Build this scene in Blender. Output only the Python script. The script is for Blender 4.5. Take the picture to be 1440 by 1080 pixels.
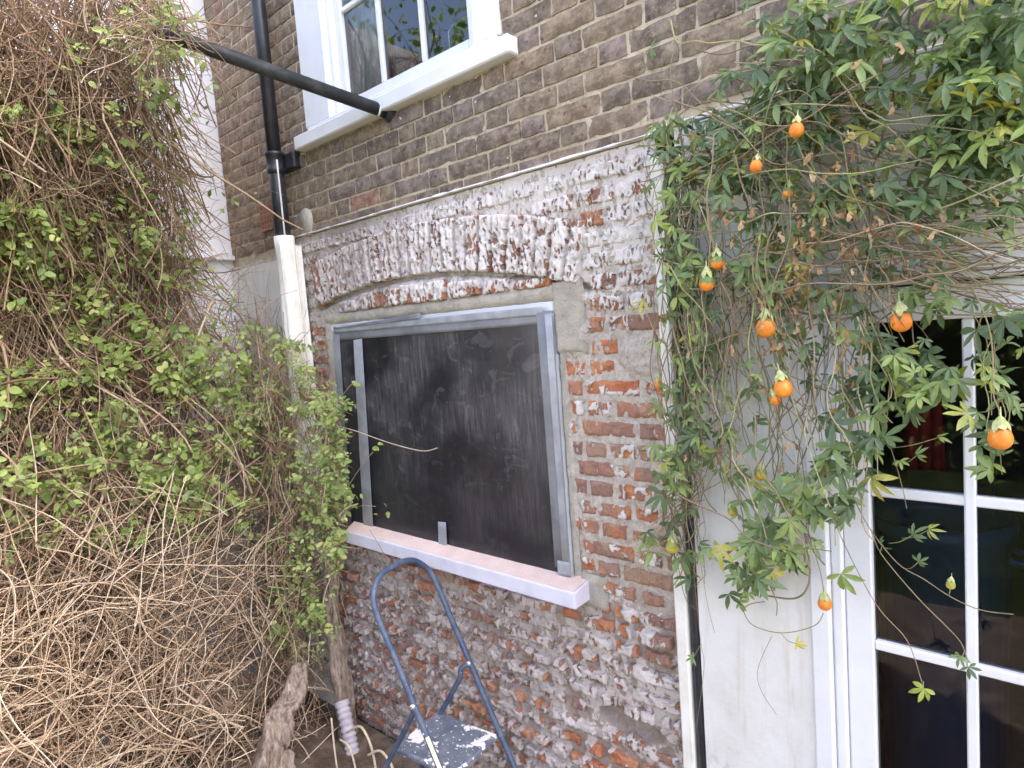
import bpy, math, random
import numpy as np
from mathutils import Matrix, Vector
random.seed(7); RNG = np.random.default_rng(11)
for o in list(bpy.data.objects): bpy.data.objects.remove(o)
SC = bpy.context.scene; COL = SC.collection

# ------------------------------------------------------------------ camera
F = 900.0; CAM = np.array([0.0, -1.92, 2.20])
RM = np.array([[0.74494717, 0.00296496, -0.66711687], [0.66277027, -0.11734089, 0.73957196], [-0.07608728, -0.99308727, -0.08937785]])
cd = bpy.data.cameras.new('camera'); cam = bpy.data.objects.new('camera', cd); COL.objects.link(cam)
cd.sensor_fit = 'HORIZONTAL'; cd.sensor_width = 36; cd.lens = 36 * F / 1440; cd.clip_start = 0.05; cd.clip_end = 500
m = Matrix.Identity(4)
for i in range(3):
    m[i][0] = RM[i, 0]; m[i][1] = -RM[i, 1]; m[i][2] = -RM[i, 2]; m[i][3] = CAM[i]
cam.matrix_world = m; SC.camera = cam
def ray(px, py): return RM @ np.array([px - 720.0, py - 540.0, F])
def W(px, py, y=0.0):            # photo pixel -> point on the plane y
    d = ray(px, py); return CAM + d * ((y - CAM[1]) / d[1])
def WX(px, py, x):               # photo pixel -> point on the plane x
    d = ray(px, py); return CAM + d * ((x - CAM[0]) / d[0])
def WZ(px, py, z):               # photo pixel -> point at height z
    d = ray(px, py); return CAM + d * ((z - CAM[2]) / d[2])
def proj(p):
    c = RM.T @ (np.asarray(p, float) - CAM); return 720 + F * c[0] / c[2], 540 + F * c[1] / c[2], c[2]

# ------------------------------------------------------------------ light: sun stands behind the house, the wall is in open shade
SUN_EL, SUN_AZ = 50, 60          # azimuth from +y towards +x
wd = bpy.data.worlds.new('World'); SC.world = wd; wd.use_nodes = True
nt = wd.node_tree; nt.nodes.clear()
sky = nt.nodes.new('ShaderNodeTexSky'); sky.sky_type = 'NISHITA'; sky.sun_disc = False
sky.sun_elevation = math.radians(SUN_EL); sky.sun_rotation = math.radians(SUN_AZ)
sky.air_density = 0.45; sky.dust_density = 5.0; sky.ozone_density = 0.0
bg = nt.nodes.new('ShaderNodeBackground'); bg.inputs[1].default_value = 0.15
out = nt.nodes.new('ShaderNodeOutputWorld')
nt.links.new(sky.outputs[0], bg.inputs[0]); nt.links.new(bg.outputs[0], out.inputs[0])
sl = bpy.data.lights.new('sun', 'SUN'); sun = bpy.data.objects.new('sun', sl); COL.objects.link(sun)
sl.energy = 3.5; sl.angle = math.radians(0.5); sl.color = (1, 0.95, 0.88)
e, a = math.radians(SUN_EL), math.radians(SUN_AZ)
sd = Vector((math.sin(a) * math.cos(e), math.cos(a) * math.cos(e), math.sin(e)))
sun.rotation_euler = sd.to_track_quat('Z', 'Y').to_euler(); sun.location = (0, 5, 12)
vs = SC.view_settings; vs.view_transform = 'Standard'; vs.look = 'None'; vs.gamma = 1; vs.use_curve_mapping = False
vs.exposure = 3.15

# ------------------------------------------------------------------ node helper
class Mt:
    def __init__(s, name, rough=0.8, spec=0.3):
        s.m = bpy.data.materials.new(name); s.m.use_nodes = True; s.t = s.m.node_tree; s.n = s.t.nodes; s.l = s.t.links
        s.b = s.n['Principled BSDF']; s.b.inputs['Roughness'].default_value = rough; s.b.inputs['Specular IOR Level'].default_value = spec
        s._pos = None; s._obj = None
    def put(s, sock, v):
        if isinstance(v, bpy.types.NodeSocket): s.l.new(v, sock)
        elif isinstance(v, (tuple, list)) and len(v) == 3 and sock.type == 'RGBA': sock.default_value = (*v, 1)
        else: sock.default_value = v
    def pos(s):
        if s._pos is None: s._pos = s.n.new('ShaderNodeNewGeometry').outputs['Position']
        return s._pos
    def rnd(s):
        return s.n.new('ShaderNodeObjectInfo').outputs['Random']
    def attr(s, name):
        a = s.n.new('ShaderNodeAttribute'); a.attribute_name = name; return a.outputs['Fac']
    def vmul(s, v, k):
        a = s.n.new('ShaderNodeVectorMath'); a.operation = 'MULTIPLY'; s.put(a.inputs[0], v); a.inputs[1].default_value = k; return a.outputs[0]
    def vadd(s, v, k):
        a = s.n.new('ShaderNodeVectorMath'); a.operation = 'ADD'; s.put(a.inputs[0], v); s.put(a.inputs[1], k); return a.outputs[0]
    def noise(s, scale, detail=4, rough=0.6, vec=None, color=False, dist=0.0):
        a = s.n.new('ShaderNodeTexNoise'); a.inputs['Scale'].default_value = scale; a.inputs['Detail'].default_value = detail
        a.inputs['Roughness'].default_value = rough; a.inputs['Distortion'].default_value = dist
        s.put(a.inputs['Vector'], vec if vec is not None else s.pos()); return a.outputs['Color' if color else 'Fac']
    def vor(s, scale, vec=None, feature='F1'):
        a = s.n.new('ShaderNodeTexVoronoi'); a.feature = feature; a.inputs['Scale'].default_value = scale
        s.put(a.inputs['Vector'], vec if vec is not None else s.pos()); return a.outputs['Distance']
    def ramp(s, fac, stops, interp='LINEAR'):
        a = s.n.new('ShaderNodeValToRGB'); r = a.color_ramp; r.interpolation = interp
        while len(r.elements) < len(stops): r.elements.new(0.5)
        for el, (p, c) in zip(r.elements, stops):
            el.position = p; el.color = (*c, 1) if isinstance(c, tuple) else (c, c, c, 1)
        s.put(a.inputs[0], fac); return a.outputs[0]
    def mix(s, fac, a, b, mode='MIX'):
        n = s.n.new('ShaderNodeMix'); n.data_type = 'RGBA'; n.blend_type = mode
        s.put(n.inputs[0], fac); s.put(n.inputs[6], a); s.put(n.inputs[7], b); return n.outputs[2]
    def math(s, op, a, b=0.0, c=0.0):
        n = s.n.new('ShaderNodeMath'); n.operation = op; s.put(n.inputs[0], a); s.put(n.inputs[1], b); s.put(n.inputs[2], c); return n.outputs[0]
    def step(s, v, lo, hi):
        n = s.n.new('ShaderNodeMapRange'); n.interpolation_type = 'SMOOTHSTEP'
        s.put(n.inputs[0], v); n.inputs[1].default_value = lo; n.inputs[2].default_value = hi; return n.outputs[0]
    def bump(s, h, strength=0.5, dist=0.005):
        n = s.n.new('ShaderNodeBump'); n.inputs['Strength'].default_value = strength; n.inputs['Distance'].default_value = dist
        s.put(n.inputs['Height'], h); s.l.new(n.outputs[0], s.b.inputs['Normal'])
    def col(s, c): s.put(s.b.inputs['Base Color'], c)
    def rough(s, v): s.put(s.b.inputs['Roughness'], v)
    def sep(s, i):
        n = s.n.new('ShaderNodeSeparateXYZ'); s.put(n.inputs[0], s.pos()); return n.outputs[i]
M = {}
def simple(key, c1, c2, scale=20, rough=0.7, bump=0.3, spec=0.3, dist=0.003, metal=0.0, detail=5):
    k = Mt(key, rough, spec); n = k.noise(scale, detail); k.col(k.mix(k.step(n, 0.3, 0.7), c1, c2))
    k.b.inputs['Metallic'].default_value = metal
    if bump: k.bump(k.noise(scale * 3, 4), bump, dist)
    M[key] = k.m; return k

# stock brick
k = Mt('stock_brick', 0.9, 0.2)
base = k.ramp(k.rnd(), [(0, (.2, .155, .12)), (.22, (.28, .212, .15)), (.45, (.215, .17, .138)), (.62, (.3, .225, .155)), (.76, (.25, .195, .172)), (.9, (.24, .185, .145)), (.95, (.37, .195, .135)), (1, (.36, .22, .165))], 'CONSTANT')
n1 = k.noise(16, 6, 0.65); n2 = k.noise(70, 5, 0.7)
left = k.step(k.sep(0), -2.6, -3.7)
base = k.mix(k.math('MULTIPLY', left, 0.6), base, (.33, .24, .15))
c = k.mix(k.step(n1, .38, .68), k.mix(1.0, base, (.6, .58, .6), 'MULTIPLY'), k.mix(0.28, base, (.42, .34, .26)))
c = k.mix(k.math('MULTIPLY', k.step(n2, .52, .7), .6), c, (.38, .31, .22)); c = k.mix(k.math('MULTIPLY', k.step(k.noise(24, 5, .7, k.vadd(k.pos(), (2, 5, 8))), .56, .66), .5), c, (.4, .33, .23))
c = k.mix(k.math('MULTIPLY', k.step(k.noise(40, 3, .5, k.vadd(k.pos(), (7, 3, 1))), .62, .7), .7), c, (.06, .05, .045))
c = k.mix(k.step(k.noise(28, 2, .4, k.vadd(k.pos(), (1, 9, 4))), .74, .76), c, (.6, .58, .54))
k.col(c); k.bump(k.math('ADD', n1, k.math('MULTIPLY', n2, .6)), .7, .006); M['stock_brick'] = k.m
# stock mortar
k = Mt('stock_mortar', 0.95, 0.1); n = k.noise(9, 6, .7)
c = k.mix(k.step(n, .3, .7), (.42, .345, .24), (.56, .48, .36)); c = k.mix(k.step(k.noise(50, 4), .5, .75), c, (.27, .215, .15))
k.col(c); k.bump(k.noise(120, 4), .6, .004); M['stock_mortar'] = k.m
# hacked brick: old red brick under remains of white coating ("paint" and "fresh" come with the mesh)
def hacked(name, brickcols):
    k = Mt(name, 0.92, 0.2)
    n1 = k.noise(60, 5, .7); n2 = k.noise(14, 5, .6); n3 = k.noise(170, 3, .6)
    zf = k.math('MULTIPLY_ADD', k.step(k.sep(2), 1.95, 2.3), .75, .25)
    wv = k.vadd(k.pos(), k.vmul(k.noise(9, 3, .5, None, True), (.05, .0, .05)))
    pv_ = k.vor(1, k.vmul(wv, (62, 1, 27))); pv2 = k.vor(1, k.vadd(k.vmul(wv, (38, 1, 21)), (5, 2, 3)))
    pk = k.math('MULTIPLY', k.math('MAXIMUM', k.step(pv_, .34, .22), k.math('MULTIPLY', k.step(pv2, .30, .2), k.step(k.noise(20, 2), .45, .55))), zf)
    n4 = k.noise(24, 4, .65, k.vadd(k.pos(), (4, 4, 4))); lowf = k.step(k.sep(2), 1.3, 1.1)
    n1p = k.math('ADD', k.math('MULTIPLY', n1, .45), k.math('MULTIPLY', n4, .55))
    base = k.ramp(k.rnd(), brickcols)
    c = k.mix(k.step(n1, .35, .7), base, k.mix(.5, base, (.3, .2, .17)))
    c = k.mix(k.attr('fresh'), c, k.mix(k.step(n2, .35, .6), (.44, .14, .07), (.52, .25, .12)))
    c = k.mix(k.math('MULTIPLY', k.step(n2, .55, .72), .55), c, (.46, .39, .35))
    p = k.step(k.math('ADD', k.attr('paint'), k.math('SUBTRACT', k.math('MULTIPLY', k.math('SUBTRACT', n1p, .5), 1.1), k.math('MULTIPLY', pk, .36))), .47, .53)
    dirt = k.attr('dirt')
    wc = k.mix(k.step(n2, .3, .7), (.68, .62, .58), (.78, .74, .71))
    wc = k.mix(dirt, wc, k.mix(k.step(n1, .3, .65), (.37, .305, .275), (.55, .485, .445)))
    wc = k.mix(k.math('MULTIPLY', k.step(n3, .55, .68), .55), wc, (.42, .35, .31))
    wc = k.mix(k.math('MULTIPLY', pk, .45), wc, (.4, .3, .25))
    k.col(k.mix(p, c, wc))
    h = k.math('ADD', k.math('SUBTRACT', k.math('MULTIPLY', p, .55), k.math('MULTIPLY', pk, .9)), k.math('ADD', k.math('MULTIPLY', n1, .7), k.math('MULTIPLY', n3, .25)))
    k.bump(h, 1.0, .0085); M[name] = k.m
hacked('hacked_brick', [(0, (.27, .155, .12)), (.3, (.34, .175, .12)), (.55, (.3, .185, .145)), (.8, (.4, .18, .105)), (1, (.36, .24, .17))])
k = Mt('hacked_mortar', 0.95, 0.15); n1 = k.noise(45, 6, .7); n2 = k.noise(12, 5, .6)
zf = k.math('MULTIPLY_ADD', k.step(k.sep(2), 1.95, 2.3), .75, .25)
wv = k.vadd(k.pos(), k.vmul(k.noise(9, 3, .5, None, True), (.05, .0, .05)))
pv_ = k.vor(1, k.vmul(wv, (62, 1, 27))); pv2 = k.vor(1, k.vadd(k.vmul(wv, (38, 1, 21)), (5, 2, 3)))
pk = k.math('MULTIPLY', k.math('MAXIMUM', k.step(pv_, .34, .22), k.math('MULTIPLY', k.step(pv2, .30, .2), k.step(k.noise(20, 2), .45, .55))), zf)
c = k.mix(k.step(n1, .3, .7), (.4, .35, .3), (.6, .54, .47)); c = k.mix(k.math('MULTIPLY', k.step(n2, .5, .7), .5), c, (.34, .24, .2)); c = k.mix(k.math('MULTIPLY', k.step(k.sep(2), 1.3, 1.0), .6), c, (.25, .185, .155))
p = k.step(k.math('ADD', k.attr('paint'), k.math('SUBTRACT', k.math('MULTIPLY', k.math('SUBTRACT', n1, .5), .9), k.math('MULTIPLY', pk, .5))), .5, .56)
c = k.mix(p, c, k.mix(k.attr('dirt'), (.7, .64, .6), (.46, .39, .34))); k.col(c)
k.bump(k.math('SUBTRACT', k.math('ADD', n1, k.math('MULTIPLY', k.noise(150, 3), .4)), k.math('MULTIPLY', pk, .8)), .9, .008); M['hacked_mortar'] = k.m
k = Mt('cement', .95, .1); n = k.noise(11, 6, .7); c = k.mix(k.step(n, .3, .7), (.36, .32, .26), (.5, .46, .39)); c = k.mix(k.step(k.noise(38, 5, .7), .56, .72), c, (.3, .26, .21)); k.col(c); k.bump(k.math('ADD', k.noise(28, 6, .75), k.math('MULTIPLY', n, .8)), .9, .012); M['cement'] = k.m
# painted things
k = Mt('white_paint', .45, .4); n = k.noise(6, 5); c = k.mix(k.step(n, .35, .75), (.74, .75, .77), (.68, .69, .71)); c = k.mix(k.math('MULTIPLY', k.step(k.noise(45, 4, .7), .62, .75), .35), c, (.5, .48, .44)); k.col(c); k.bump(k.noise(40, 3), .12, .002); M['white_paint'] = k.m
k = Mt('worn_white', .75, .25); n = k.noise(7, 6, .7); st = k.noise(5, 5, .65, k.vmul(k.pos(), (9, 9, .8)))
c = k.mix(k.step(n, .4, .75), (.8, .79, .74), (.68, .65, .57)); c = k.mix(k.math('MULTIPLY', k.step(st, .52, .72), .6), c, (.45, .42, .34)); k.col(c); k.bump(k.noise(60, 4), .3, .003); M['worn_white'] = k.m
k = Mt('cream_render', .85, .2); n = k.noise(5, 6, .7); st = k.noise(4, 5, .65, k.vmul(k.pos(), (7, 7, .7)))
c = k.mix(k.step(n, .35, .75), (.72, .715, .7), (.64, .625, .58)); c = k.mix(k.math('MULTIPLY', k.step(st, .5, .75), .5), c, (.5, .45, .35))
low = k.math('MULTIPLY', k.step(k.noise(7, 6, .75, k.vadd(k.pos(), (3, 1, 2))), .52, .66), k.step(k.sep(2), 1.15, .55))
c = k.mix(k.math('MULTIPLY', low, .45), c, (.42, .42, .36)); k.col(c); k.bump(k.math('ADD', k.noise(30, 5, .7), k.math('MULTIPLY', k.noise(9, 4), 1.2)), .3, .006); M['cream_render'] = k.m
k = Mt('flank_paint', .8, .2); c = k.mix(k.step(k.noise(3, 5), .35, .7), (.78, .79, .82), (.7, .7, .7)); k.col(c); k.bump(k.noise(30, 5), .25, .005); M['flank_paint'] = k.m
simple('grey_render', (.3, .28, .26), (.42, .4, .38), 8, .95, .5, .1, .006)
k = Mt('sill_top', .9, .2); c = k.mix(k.step(k.noise(9, 4), .35, .7), (.68, .53, .47), (.74, .61, .55)); c = k.mix(k.step(k.noise(260, 2), .58, .66), c, (.56, .4, .35)); k.col(c); k.bump(k.noise(230, 2), .5, .002); M['sill_top'] = k.m
k = Mt('sill_front', .6, .3); k.col(k.mix(k.step(k.noise(12, 4), .4, .8), (.66, .65, .74), (.58, .56, .64))); M['sill_front'] = k.m
# black sheet with dust and wiped marks
k = Mt('black_sheet', .38, .5)
ln = k.noise(3, 6, .75, k.vmul(k.pos(), (26, 1, 1.6))); b2 = k.noise(2.6, 5, .6); wip = k.noise(4.5, 3, .5, k.vmul(k.pos(), (1, 1, 1.7)), dist=2.2)
d = k.math('MULTIPLY', k.step(b2, .36, .66), k.step(ln, .25, .8)); d = k.math('ADD', d, k.math('MULTIPLY', k.step(wip, .6, .64), .22))
hx = k.math('ADD', k.math('MULTIPLY', k.step(k.sep(2), 1.4, 2.0), .5), .3)
d = k.math('MULTIPLY', d, hx)
k.col(k.mix(d, (.010, .011, .017), (.2, .187, .195))); k.rough(k.math('ADD', k.math('MULTIPLY', d, .35), .3)); k.bump(k.math('ADD', ln, k.math('MULTIPLY', b2, 2)), .18, .004); M['black_sheet'] = k.m
k = Mt('grey_tape', .35, .5); n = k.noise(7, 4, .6, k.vmul(k.pos(), (1, 1, 1))); k.col(k.mix(k.step(n, .35, .7), (.15, .16, .175), (.23, .24, .26))); k.bump(k.noise(25, 3), .35, .003); M['grey_tape'] = k.m
k = Mt('pale_tape', .35, .5); n = k.noise(9, 4); k.col(k.mix(k.step(n, .35, .7), (.25, .262, .285), (.36, .375, .4))); k.bump(k.noise(25, 3), .35, .003); M['pale_tape'] = k.m
simple('black_iron', (.016, .018, .024), (.03, .032, .04), 18, .32, .15, .5, .002)
k = Mt('dull_black', .55, .4); k.col(k.mix(k.step(k.noise(14, 5), .45, .75), (.022, .026, .03), (.06, .065, .065))); k.bump(k.noise(60, 3), .15, .002); M['dull_black'] = k.m
simple('terracotta', (.3, .14, .095), (.36, .19, .13), 30, .9, .3)
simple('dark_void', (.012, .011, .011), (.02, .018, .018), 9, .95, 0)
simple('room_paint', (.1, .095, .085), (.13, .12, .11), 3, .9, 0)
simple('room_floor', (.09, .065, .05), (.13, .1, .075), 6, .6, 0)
simple('added_curtain', (.78, .77, .76), (.82, .82, .82), 5, .9, 0)
simple('red_cloth', (.22, .012, .012), (.28, .02, .018), 12, .9, .3)
simple('blue_plastic', (.008, .03, .1), (.012, .04, .12), 6, .4, 0)
simple('chrome', (.7, .7, .72), (.75, .75, .75), 6, .25, 0, .5, .002, 0.8)
simple('cable_white', (.7, .69, .66), (.6, .58, .54), 20, .6, 0)
# stool paint
def stoolpaint(name, amount):
    k = Mt(name, .42, .45); n = k.noise(16, 5, .6); sc = k.noise(160, 3)
    c = k.mix(k.step(n, .35, .7), (.04, .062, .115) if amount > .7 else (.1, .12, .16), (.085, .115, .17) if amount > .7 else (.18, .2, .24))
    s1 = k.noise(10, 5, .6, k.vadd(k.pos(), (3.3, .7, 5))); s2 = k.noise(60, 2, .5)
    sp = k.math('MAXIMUM', k.step(s1, amount, amount + .012), k.step(s2, .74 if amount > .7 else .66, .75 if amount > .7 else .67))
    c = k.mix(k.math('MULTIPLY', k.step(k.noise(22, 5, .7), .5, .75), .3), c, (.2, .22, .26))
    k.col(k.mix(sp, c, (.74, .72, .72))); k.bump(k.math('ADD', sp, k.math('MULTIPLY', sc, .2)), .25, .002); M[name] = k.m
stoolpaint('stool_paint', .8); stoolpaint('stool_tread', .555)
simple('warning_label', (.62, .58, .3), (.7, .66, .5), 40, .5, 0)
# glass: thin pane
def glass(name, tint, ior):
    k = Mt(name); k.n.remove(k.b); o = k.n['Material Output']
    tr = k.n.new('ShaderNodeBsdfTransparent'); tr.inputs[0].default_value = (*tint, 1)
    gl = k.n.new('ShaderNodeBsdfGlossy'); gl.inputs['Roughness'].default_value = .02
    fr = k.n.new('ShaderNodeFresnel'); fr.inputs[0].default_value = ior
    mx = k.n.new('ShaderNodeMixShader'); k.l.new(fr.outputs[0], mx.inputs[0]); k.l.new(tr.outputs[0], mx.inputs[1]); k.l.new(gl.outputs[0], mx.inputs[2]); k.l.new(mx.outputs[0], o.inputs[0]); M[name] = k.m
glass('glass', (.86, .9, .89), 2.0); glass('door_glass', (.8, .84, .84), 1.4)
# plants
def leafmat(name, stops, gloss=.4, trans=.25, veins=True):
    k = Mt(name, gloss, .4); o = k.n['Material Output']
    r = k.math('FRACT', k.math('ADD', k.rnd(), k.attr('rnd')))
    c = k.ramp(r, stops); c = k.mix(k.math('MULTIPLY', k.step(k.noise(60, 3), .35, .7), .45), c, k.mix(1.0, c, (1.35, 1.3, 1.1), 'MULTIPLY'))
    k.col(c); k.bump(k.noise(120, 3), .2, .002)
    t = k.n.new('ShaderNodeBsdfTranslucent'); k.put(t.inputs[0], k.mix(1.0, c, (1.3, 1.5, .6), 'MULTIPLY'))
    mx = k.n.new('ShaderNodeMixShader'); mx.inputs[0].default_value = trans
    k.l.new(k.b.outputs[0], mx.inputs[1]); k.l.new(t.outputs[0], mx.inputs[2]); k.l.new(mx.outputs[0], o.inputs[0]); M[name] = k.m
leafmat('climber_leaf', [(0, (.12, .175, .05)), (.3, (.18, .25, .07)), (.6, (.24, .32, .09)), (.85, (.31, .39, .12)), (.95, (.38, .43, .15)), (1, (.42, .38, .16))], .36, .3)
leafmat('passion_leaf', [(0, (.08, .12, .06)), (.35, (.13, .19, .08)), (.7, (.2, .27, .1)), (.93, (.28, .36, .1)), (.97, (.34, .36, .09)), (1, (.46, .42, .1))], .38, .2)
leafmat('dry_leaf', [(0, (.2, .11, .05)), (.5, (.32, .19, .09)), (1, (.46, .33, .19))], .8, .15)
leafmat('tree_leaf', [(0, (.06, .1, .02)), (.6, (.1, .16, .03)), (1, (.16, .2, .05))], .5, .35)
def twigmat(name, stops):
    k = Mt(name, .85, .2); r = k.attr('rnd'); c = k.ramp(r, stops)
    k.col(k.mix(k.math('MULTIPLY', k.step(k.noise(50, 4), .4, .7), .5), c, k.mix(1.0, c, (.55, .5, .48), 'MULTIPLY'))); M[name] = k.m
twigmat('twig', [(0, (.18, .115, .07)), (.3, (.28, .19, .12)), (.6, (.42, .31, .205)), (.85, (.56, .44, .31)), (1, (.68, .57, .43))])
twigmat('passion_stem', [(0, (.17, .135, .095)), (.35, (.3, .23, .155)), (.6, (.24, .235, .1)), (.8, (.48, .38, .26)), (1, (.32, .35, .14))])
k = Mt('dead_wood', .95, .15); g = k.noise(5, 7, .7, k.vmul(k.pos(), (10, 10, 2.2))); c = k.ramp(g, [(.3, (.07, .05, .04)), (.48, (.27, .21, .165)), (.62, (.42, .345, .28)), (.75, (.55, .48, .42))]); k.col(c); k.bump(g, 1.0, .02); M['dead_wood'] = k.m
simple('bark', (.1, .075, .055), (.16, .12, .09), 12, .95, .8, .1, .01)
k = Mt('fruit_skin', .42, .45); r = k.rnd(); n = k.noise(30, 3)
rip = k.attr('rip'); c = k.mix(k.step(k.math('ADD', rip, k.math('MULTIPLY', k.math('SUBTRACT', n, .5), .5)), .35, .65), (.11, .19, .05), k.mix(k.step(n, .35, .7), (.72, .2, .02), (.8, .28, .035)))
c = k.mix(k.math('MULTIPLY', k.step(k.noise(120, 3, .6), .6, .72), .6), c, (.36, .13, .03)); c = k.mix(k.math('MULTIPLY', k.step(k.noise(45, 3, .6, k.vadd(k.pos(), (3, 2, 1))), .5, .75), .5), c, (.85, .45, .08))
k.col(c); k.bump(k.noise(160, 3), .25, .0015); k.b.inputs['Subsurface Weight'].default_value = 0.0; M['fruit_skin'] = k.m
simple('calyx', (.34, .4, .13), (.58, .55, .3), 60, .8, .4)
k = Mt('fruit_unripe', .45, .4); n = k.noise(40, 3); k.col(k.mix(k.step(k.math('ADD', k.attr('rip'), k.math('MULTIPLY', k.math('SUBTRACT', n, .5), .6)), .4, .7), (.26, .3, .06), (.62, .4, .05))); M['fruit_unripe'] = k.m
simple('hose_grey', (.36, .33, .37), (.5, .47, .51), 14, .6, .2)
simple('post_wood', (.22, .2, .16), (.34, .31, .25), 14, .95, .8, .1, .008)
# ground
k = Mt('soil', .97, .1); n = k.noise(7, 7, .7); c = k.mix(k.step(n, .35, .7), (.1, .075, .055), (.22, .175, .135)); c = k.mix(k.step(k.noise(60, 4), .6, .75), c, (.3, .26, .21)); k.col(c); k.bump(n, .9, .03); M['soil'] = k.m
k = Mt('grass_ground', .95, .1); k.col(k.mix(k.step(k.noise(2, 6), .35, .7), (.035, .05, .018), (.06, .075, .028))); k.bump(k.noise(40, 4), 1, .05); M['grass_ground'] = k.m

# ------------------------------------------------------------------ mesh helpers
WM = {}
def mesh(name, v, f, mat=None, smooth=False, attrs=None):
    me = bpy.data.meshes.new(name); me.from_pydata([tuple(map(float, q)) for q in v], [], [tuple(map(int, q)) for q in f])
    if attrs:
        for an, av in attrs.items():
            at = me.attributes.new(an, 'FLOAT', 'POINT'); at.data.foreach_set('value', np.asarray(av, np.float32))
    if smooth: me.polygons.foreach_set('use_smooth', [True] * len(me.polygons))
    if mat: me.materials.append(M[mat])
    return me
def link(name, me, parent=None, mw=None, **props):
    o = bpy.data.objects.new(name, me); COL.objects.link(o); mw = mw or Matrix.Identity(4); WM[o.name] = mw
    if parent:
        o.parent = parent; o.matrix_parent_inverse = WM[parent.name].inverted()
    o.matrix_basis = mw
    for kk, vv in props.items(): o[kk] = vv
    return o
def thing(name, loc, label, cat, group=None):
    o = link(name, None, None, Matrix.Translation(Vector(loc)), label=label, category=cat)
    o.empty_display_size = .1
    if group: o['group'] = group
    return o
class MB:
    def __init__(s): s.v = []; s.f = []; s.r = []
    def add(s, v, f, r=0.0):
        b = len(s.v); s.v += [tuple(q) for q in v]; s.f += [tuple(b + i for i in q) for q in f]; s.r += [r] * len(v)
    def box(s, x0, x1, y0, y1, z0, z1):
        s.add([(x0, y0, z0), (x1, y0, z0), (x1, y1, z0), (x0, y1, z0), (x0, y0, z1), (x1, y0, z1), (x1, y1, z1), (x0, y1, z1)],
              [(0, 3, 2, 1), (4, 5, 6, 7), (0, 1, 5, 4), (1, 2, 6, 5), (2, 3, 7, 6), (3, 0, 4, 7)]); return s
    def bbox(s, x0, x1, y0, y1, z0, z1, b=.004):          # box with chamfered edges
        xs, ys, zs = (x0, x1), (y0, y1), (z0, z1); v = []; idx = {}
        for i in (0, 1):
            for j in (0, 1):
                for q in (0, 1):
                    sx, sy, sz = (1, -1)[i], (1, -1)[j], (1, -1)[q]
                    for ax in range(3):
                        p = [xs[i], ys[j], zs[q]]
                        for a2, sg in ((0, sx), (1, sy), (2, sz)):
                            if a2 != ax: p[a2] += sg * b
                        idx[i, j, q, ax] = len(v); v.append(p)
        f = []
        g = lambda i, j, q, ax: idx[i, j, q, ax]
        for i in (0, 1):
            c = [g(i, 0, 0, 0), g(i, 1, 0, 0), g(i, 1, 1, 0), g(i, 0, 1, 0)]; f.append(c if i else c[::-1])
        for j in (0, 1):
            c = [g(0, j, 0, 1), g(0, j, 1, 1), g(1, j, 1, 1), g(1, j, 0, 1)]; f.append(c if j else c[::-1])
        for q in (0, 1):
            c = [g(0, 0, q, 2), g(1, 0, q, 2), g(1, 1, q, 2), g(0, 1, q, 2)]; f.append(c if q else c[::-1])
        for j in (0, 1):
            for q in (0, 1):
                f.append([g(0, j, q, 1), g(1, j, q, 1), g(1, j, q, 2), g(0, j, q, 2)])
        for i in (0, 1):
            for q in (0, 1):
                f.append([g(i, 0, q, 0), g(i, 1, q, 0), g(i, 1, q, 2), g(i, 0, q, 2)])
        for i in (0, 1):
            for j in (0, 1):
                f.append([g(i, j, 0, 0), g(i, j, 1, 0), g(i, j, 1, 1), g(i, j, 0, 1)])
        for i in (0, 1):
            for j in (0, 1):
                for q in (0, 1): f.append([g(i, j, q, 0), g(i, j, q, 1), g(i, j, q, 2)])
        s.add(v, f); return s
    def tube(s, pts, rad, sides=8, r=0.0, cap=True):
        pts = np.asarray(pts, float); n = len(pts); rad = np.broadcast_to(np.asarray(rad, float), (n,))
        tg = np.gradient(pts, axis=0); tg /= np.linalg.norm(tg, axis=1)[:, None] + 1e-9
        up = np.array([0.31, 0.2, 0.93]); up = up if abs(tg[0] @ up) < .95 else np.array([1., 0, 0])
        v = []; u = up
        for i in range(n):
            u = u - tg[i] * (u @ tg[i]); u /= np.linalg.norm(u) + 1e-9; w = np.cross(tg[i], u)
            for j in range(sides):
                an = 2 * math.pi * j / sides; v.append(pts[i] + rad[i] * (math.cos(an) * u + math.sin(an) * w))
        f = [(i * sides + j, i * sides + (j + 1) % sides, (i + 1) * sides + (j + 1) % sides, (i + 1) * sides + j) for i in range(n - 1) for j in range(sides)]
        if cap: f += [tuple(range(sides))[::-1], tuple((n - 1) * sides + j for j in range(sides))]
        s.add(v, f, r); return s
    def obj(s, name, mat, parent=None, smooth=False, rnd=False, **props):
        return link(name, mesh(name, s.v, s.f, mat, smooth, {'rnd': s.r} if rnd else None), parent, None, **props)
def bar(name, mat, parent, *b, bev=.004, **props): return MB().bbox(*b, b=bev).obj(name, mat, parent, **props)

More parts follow.
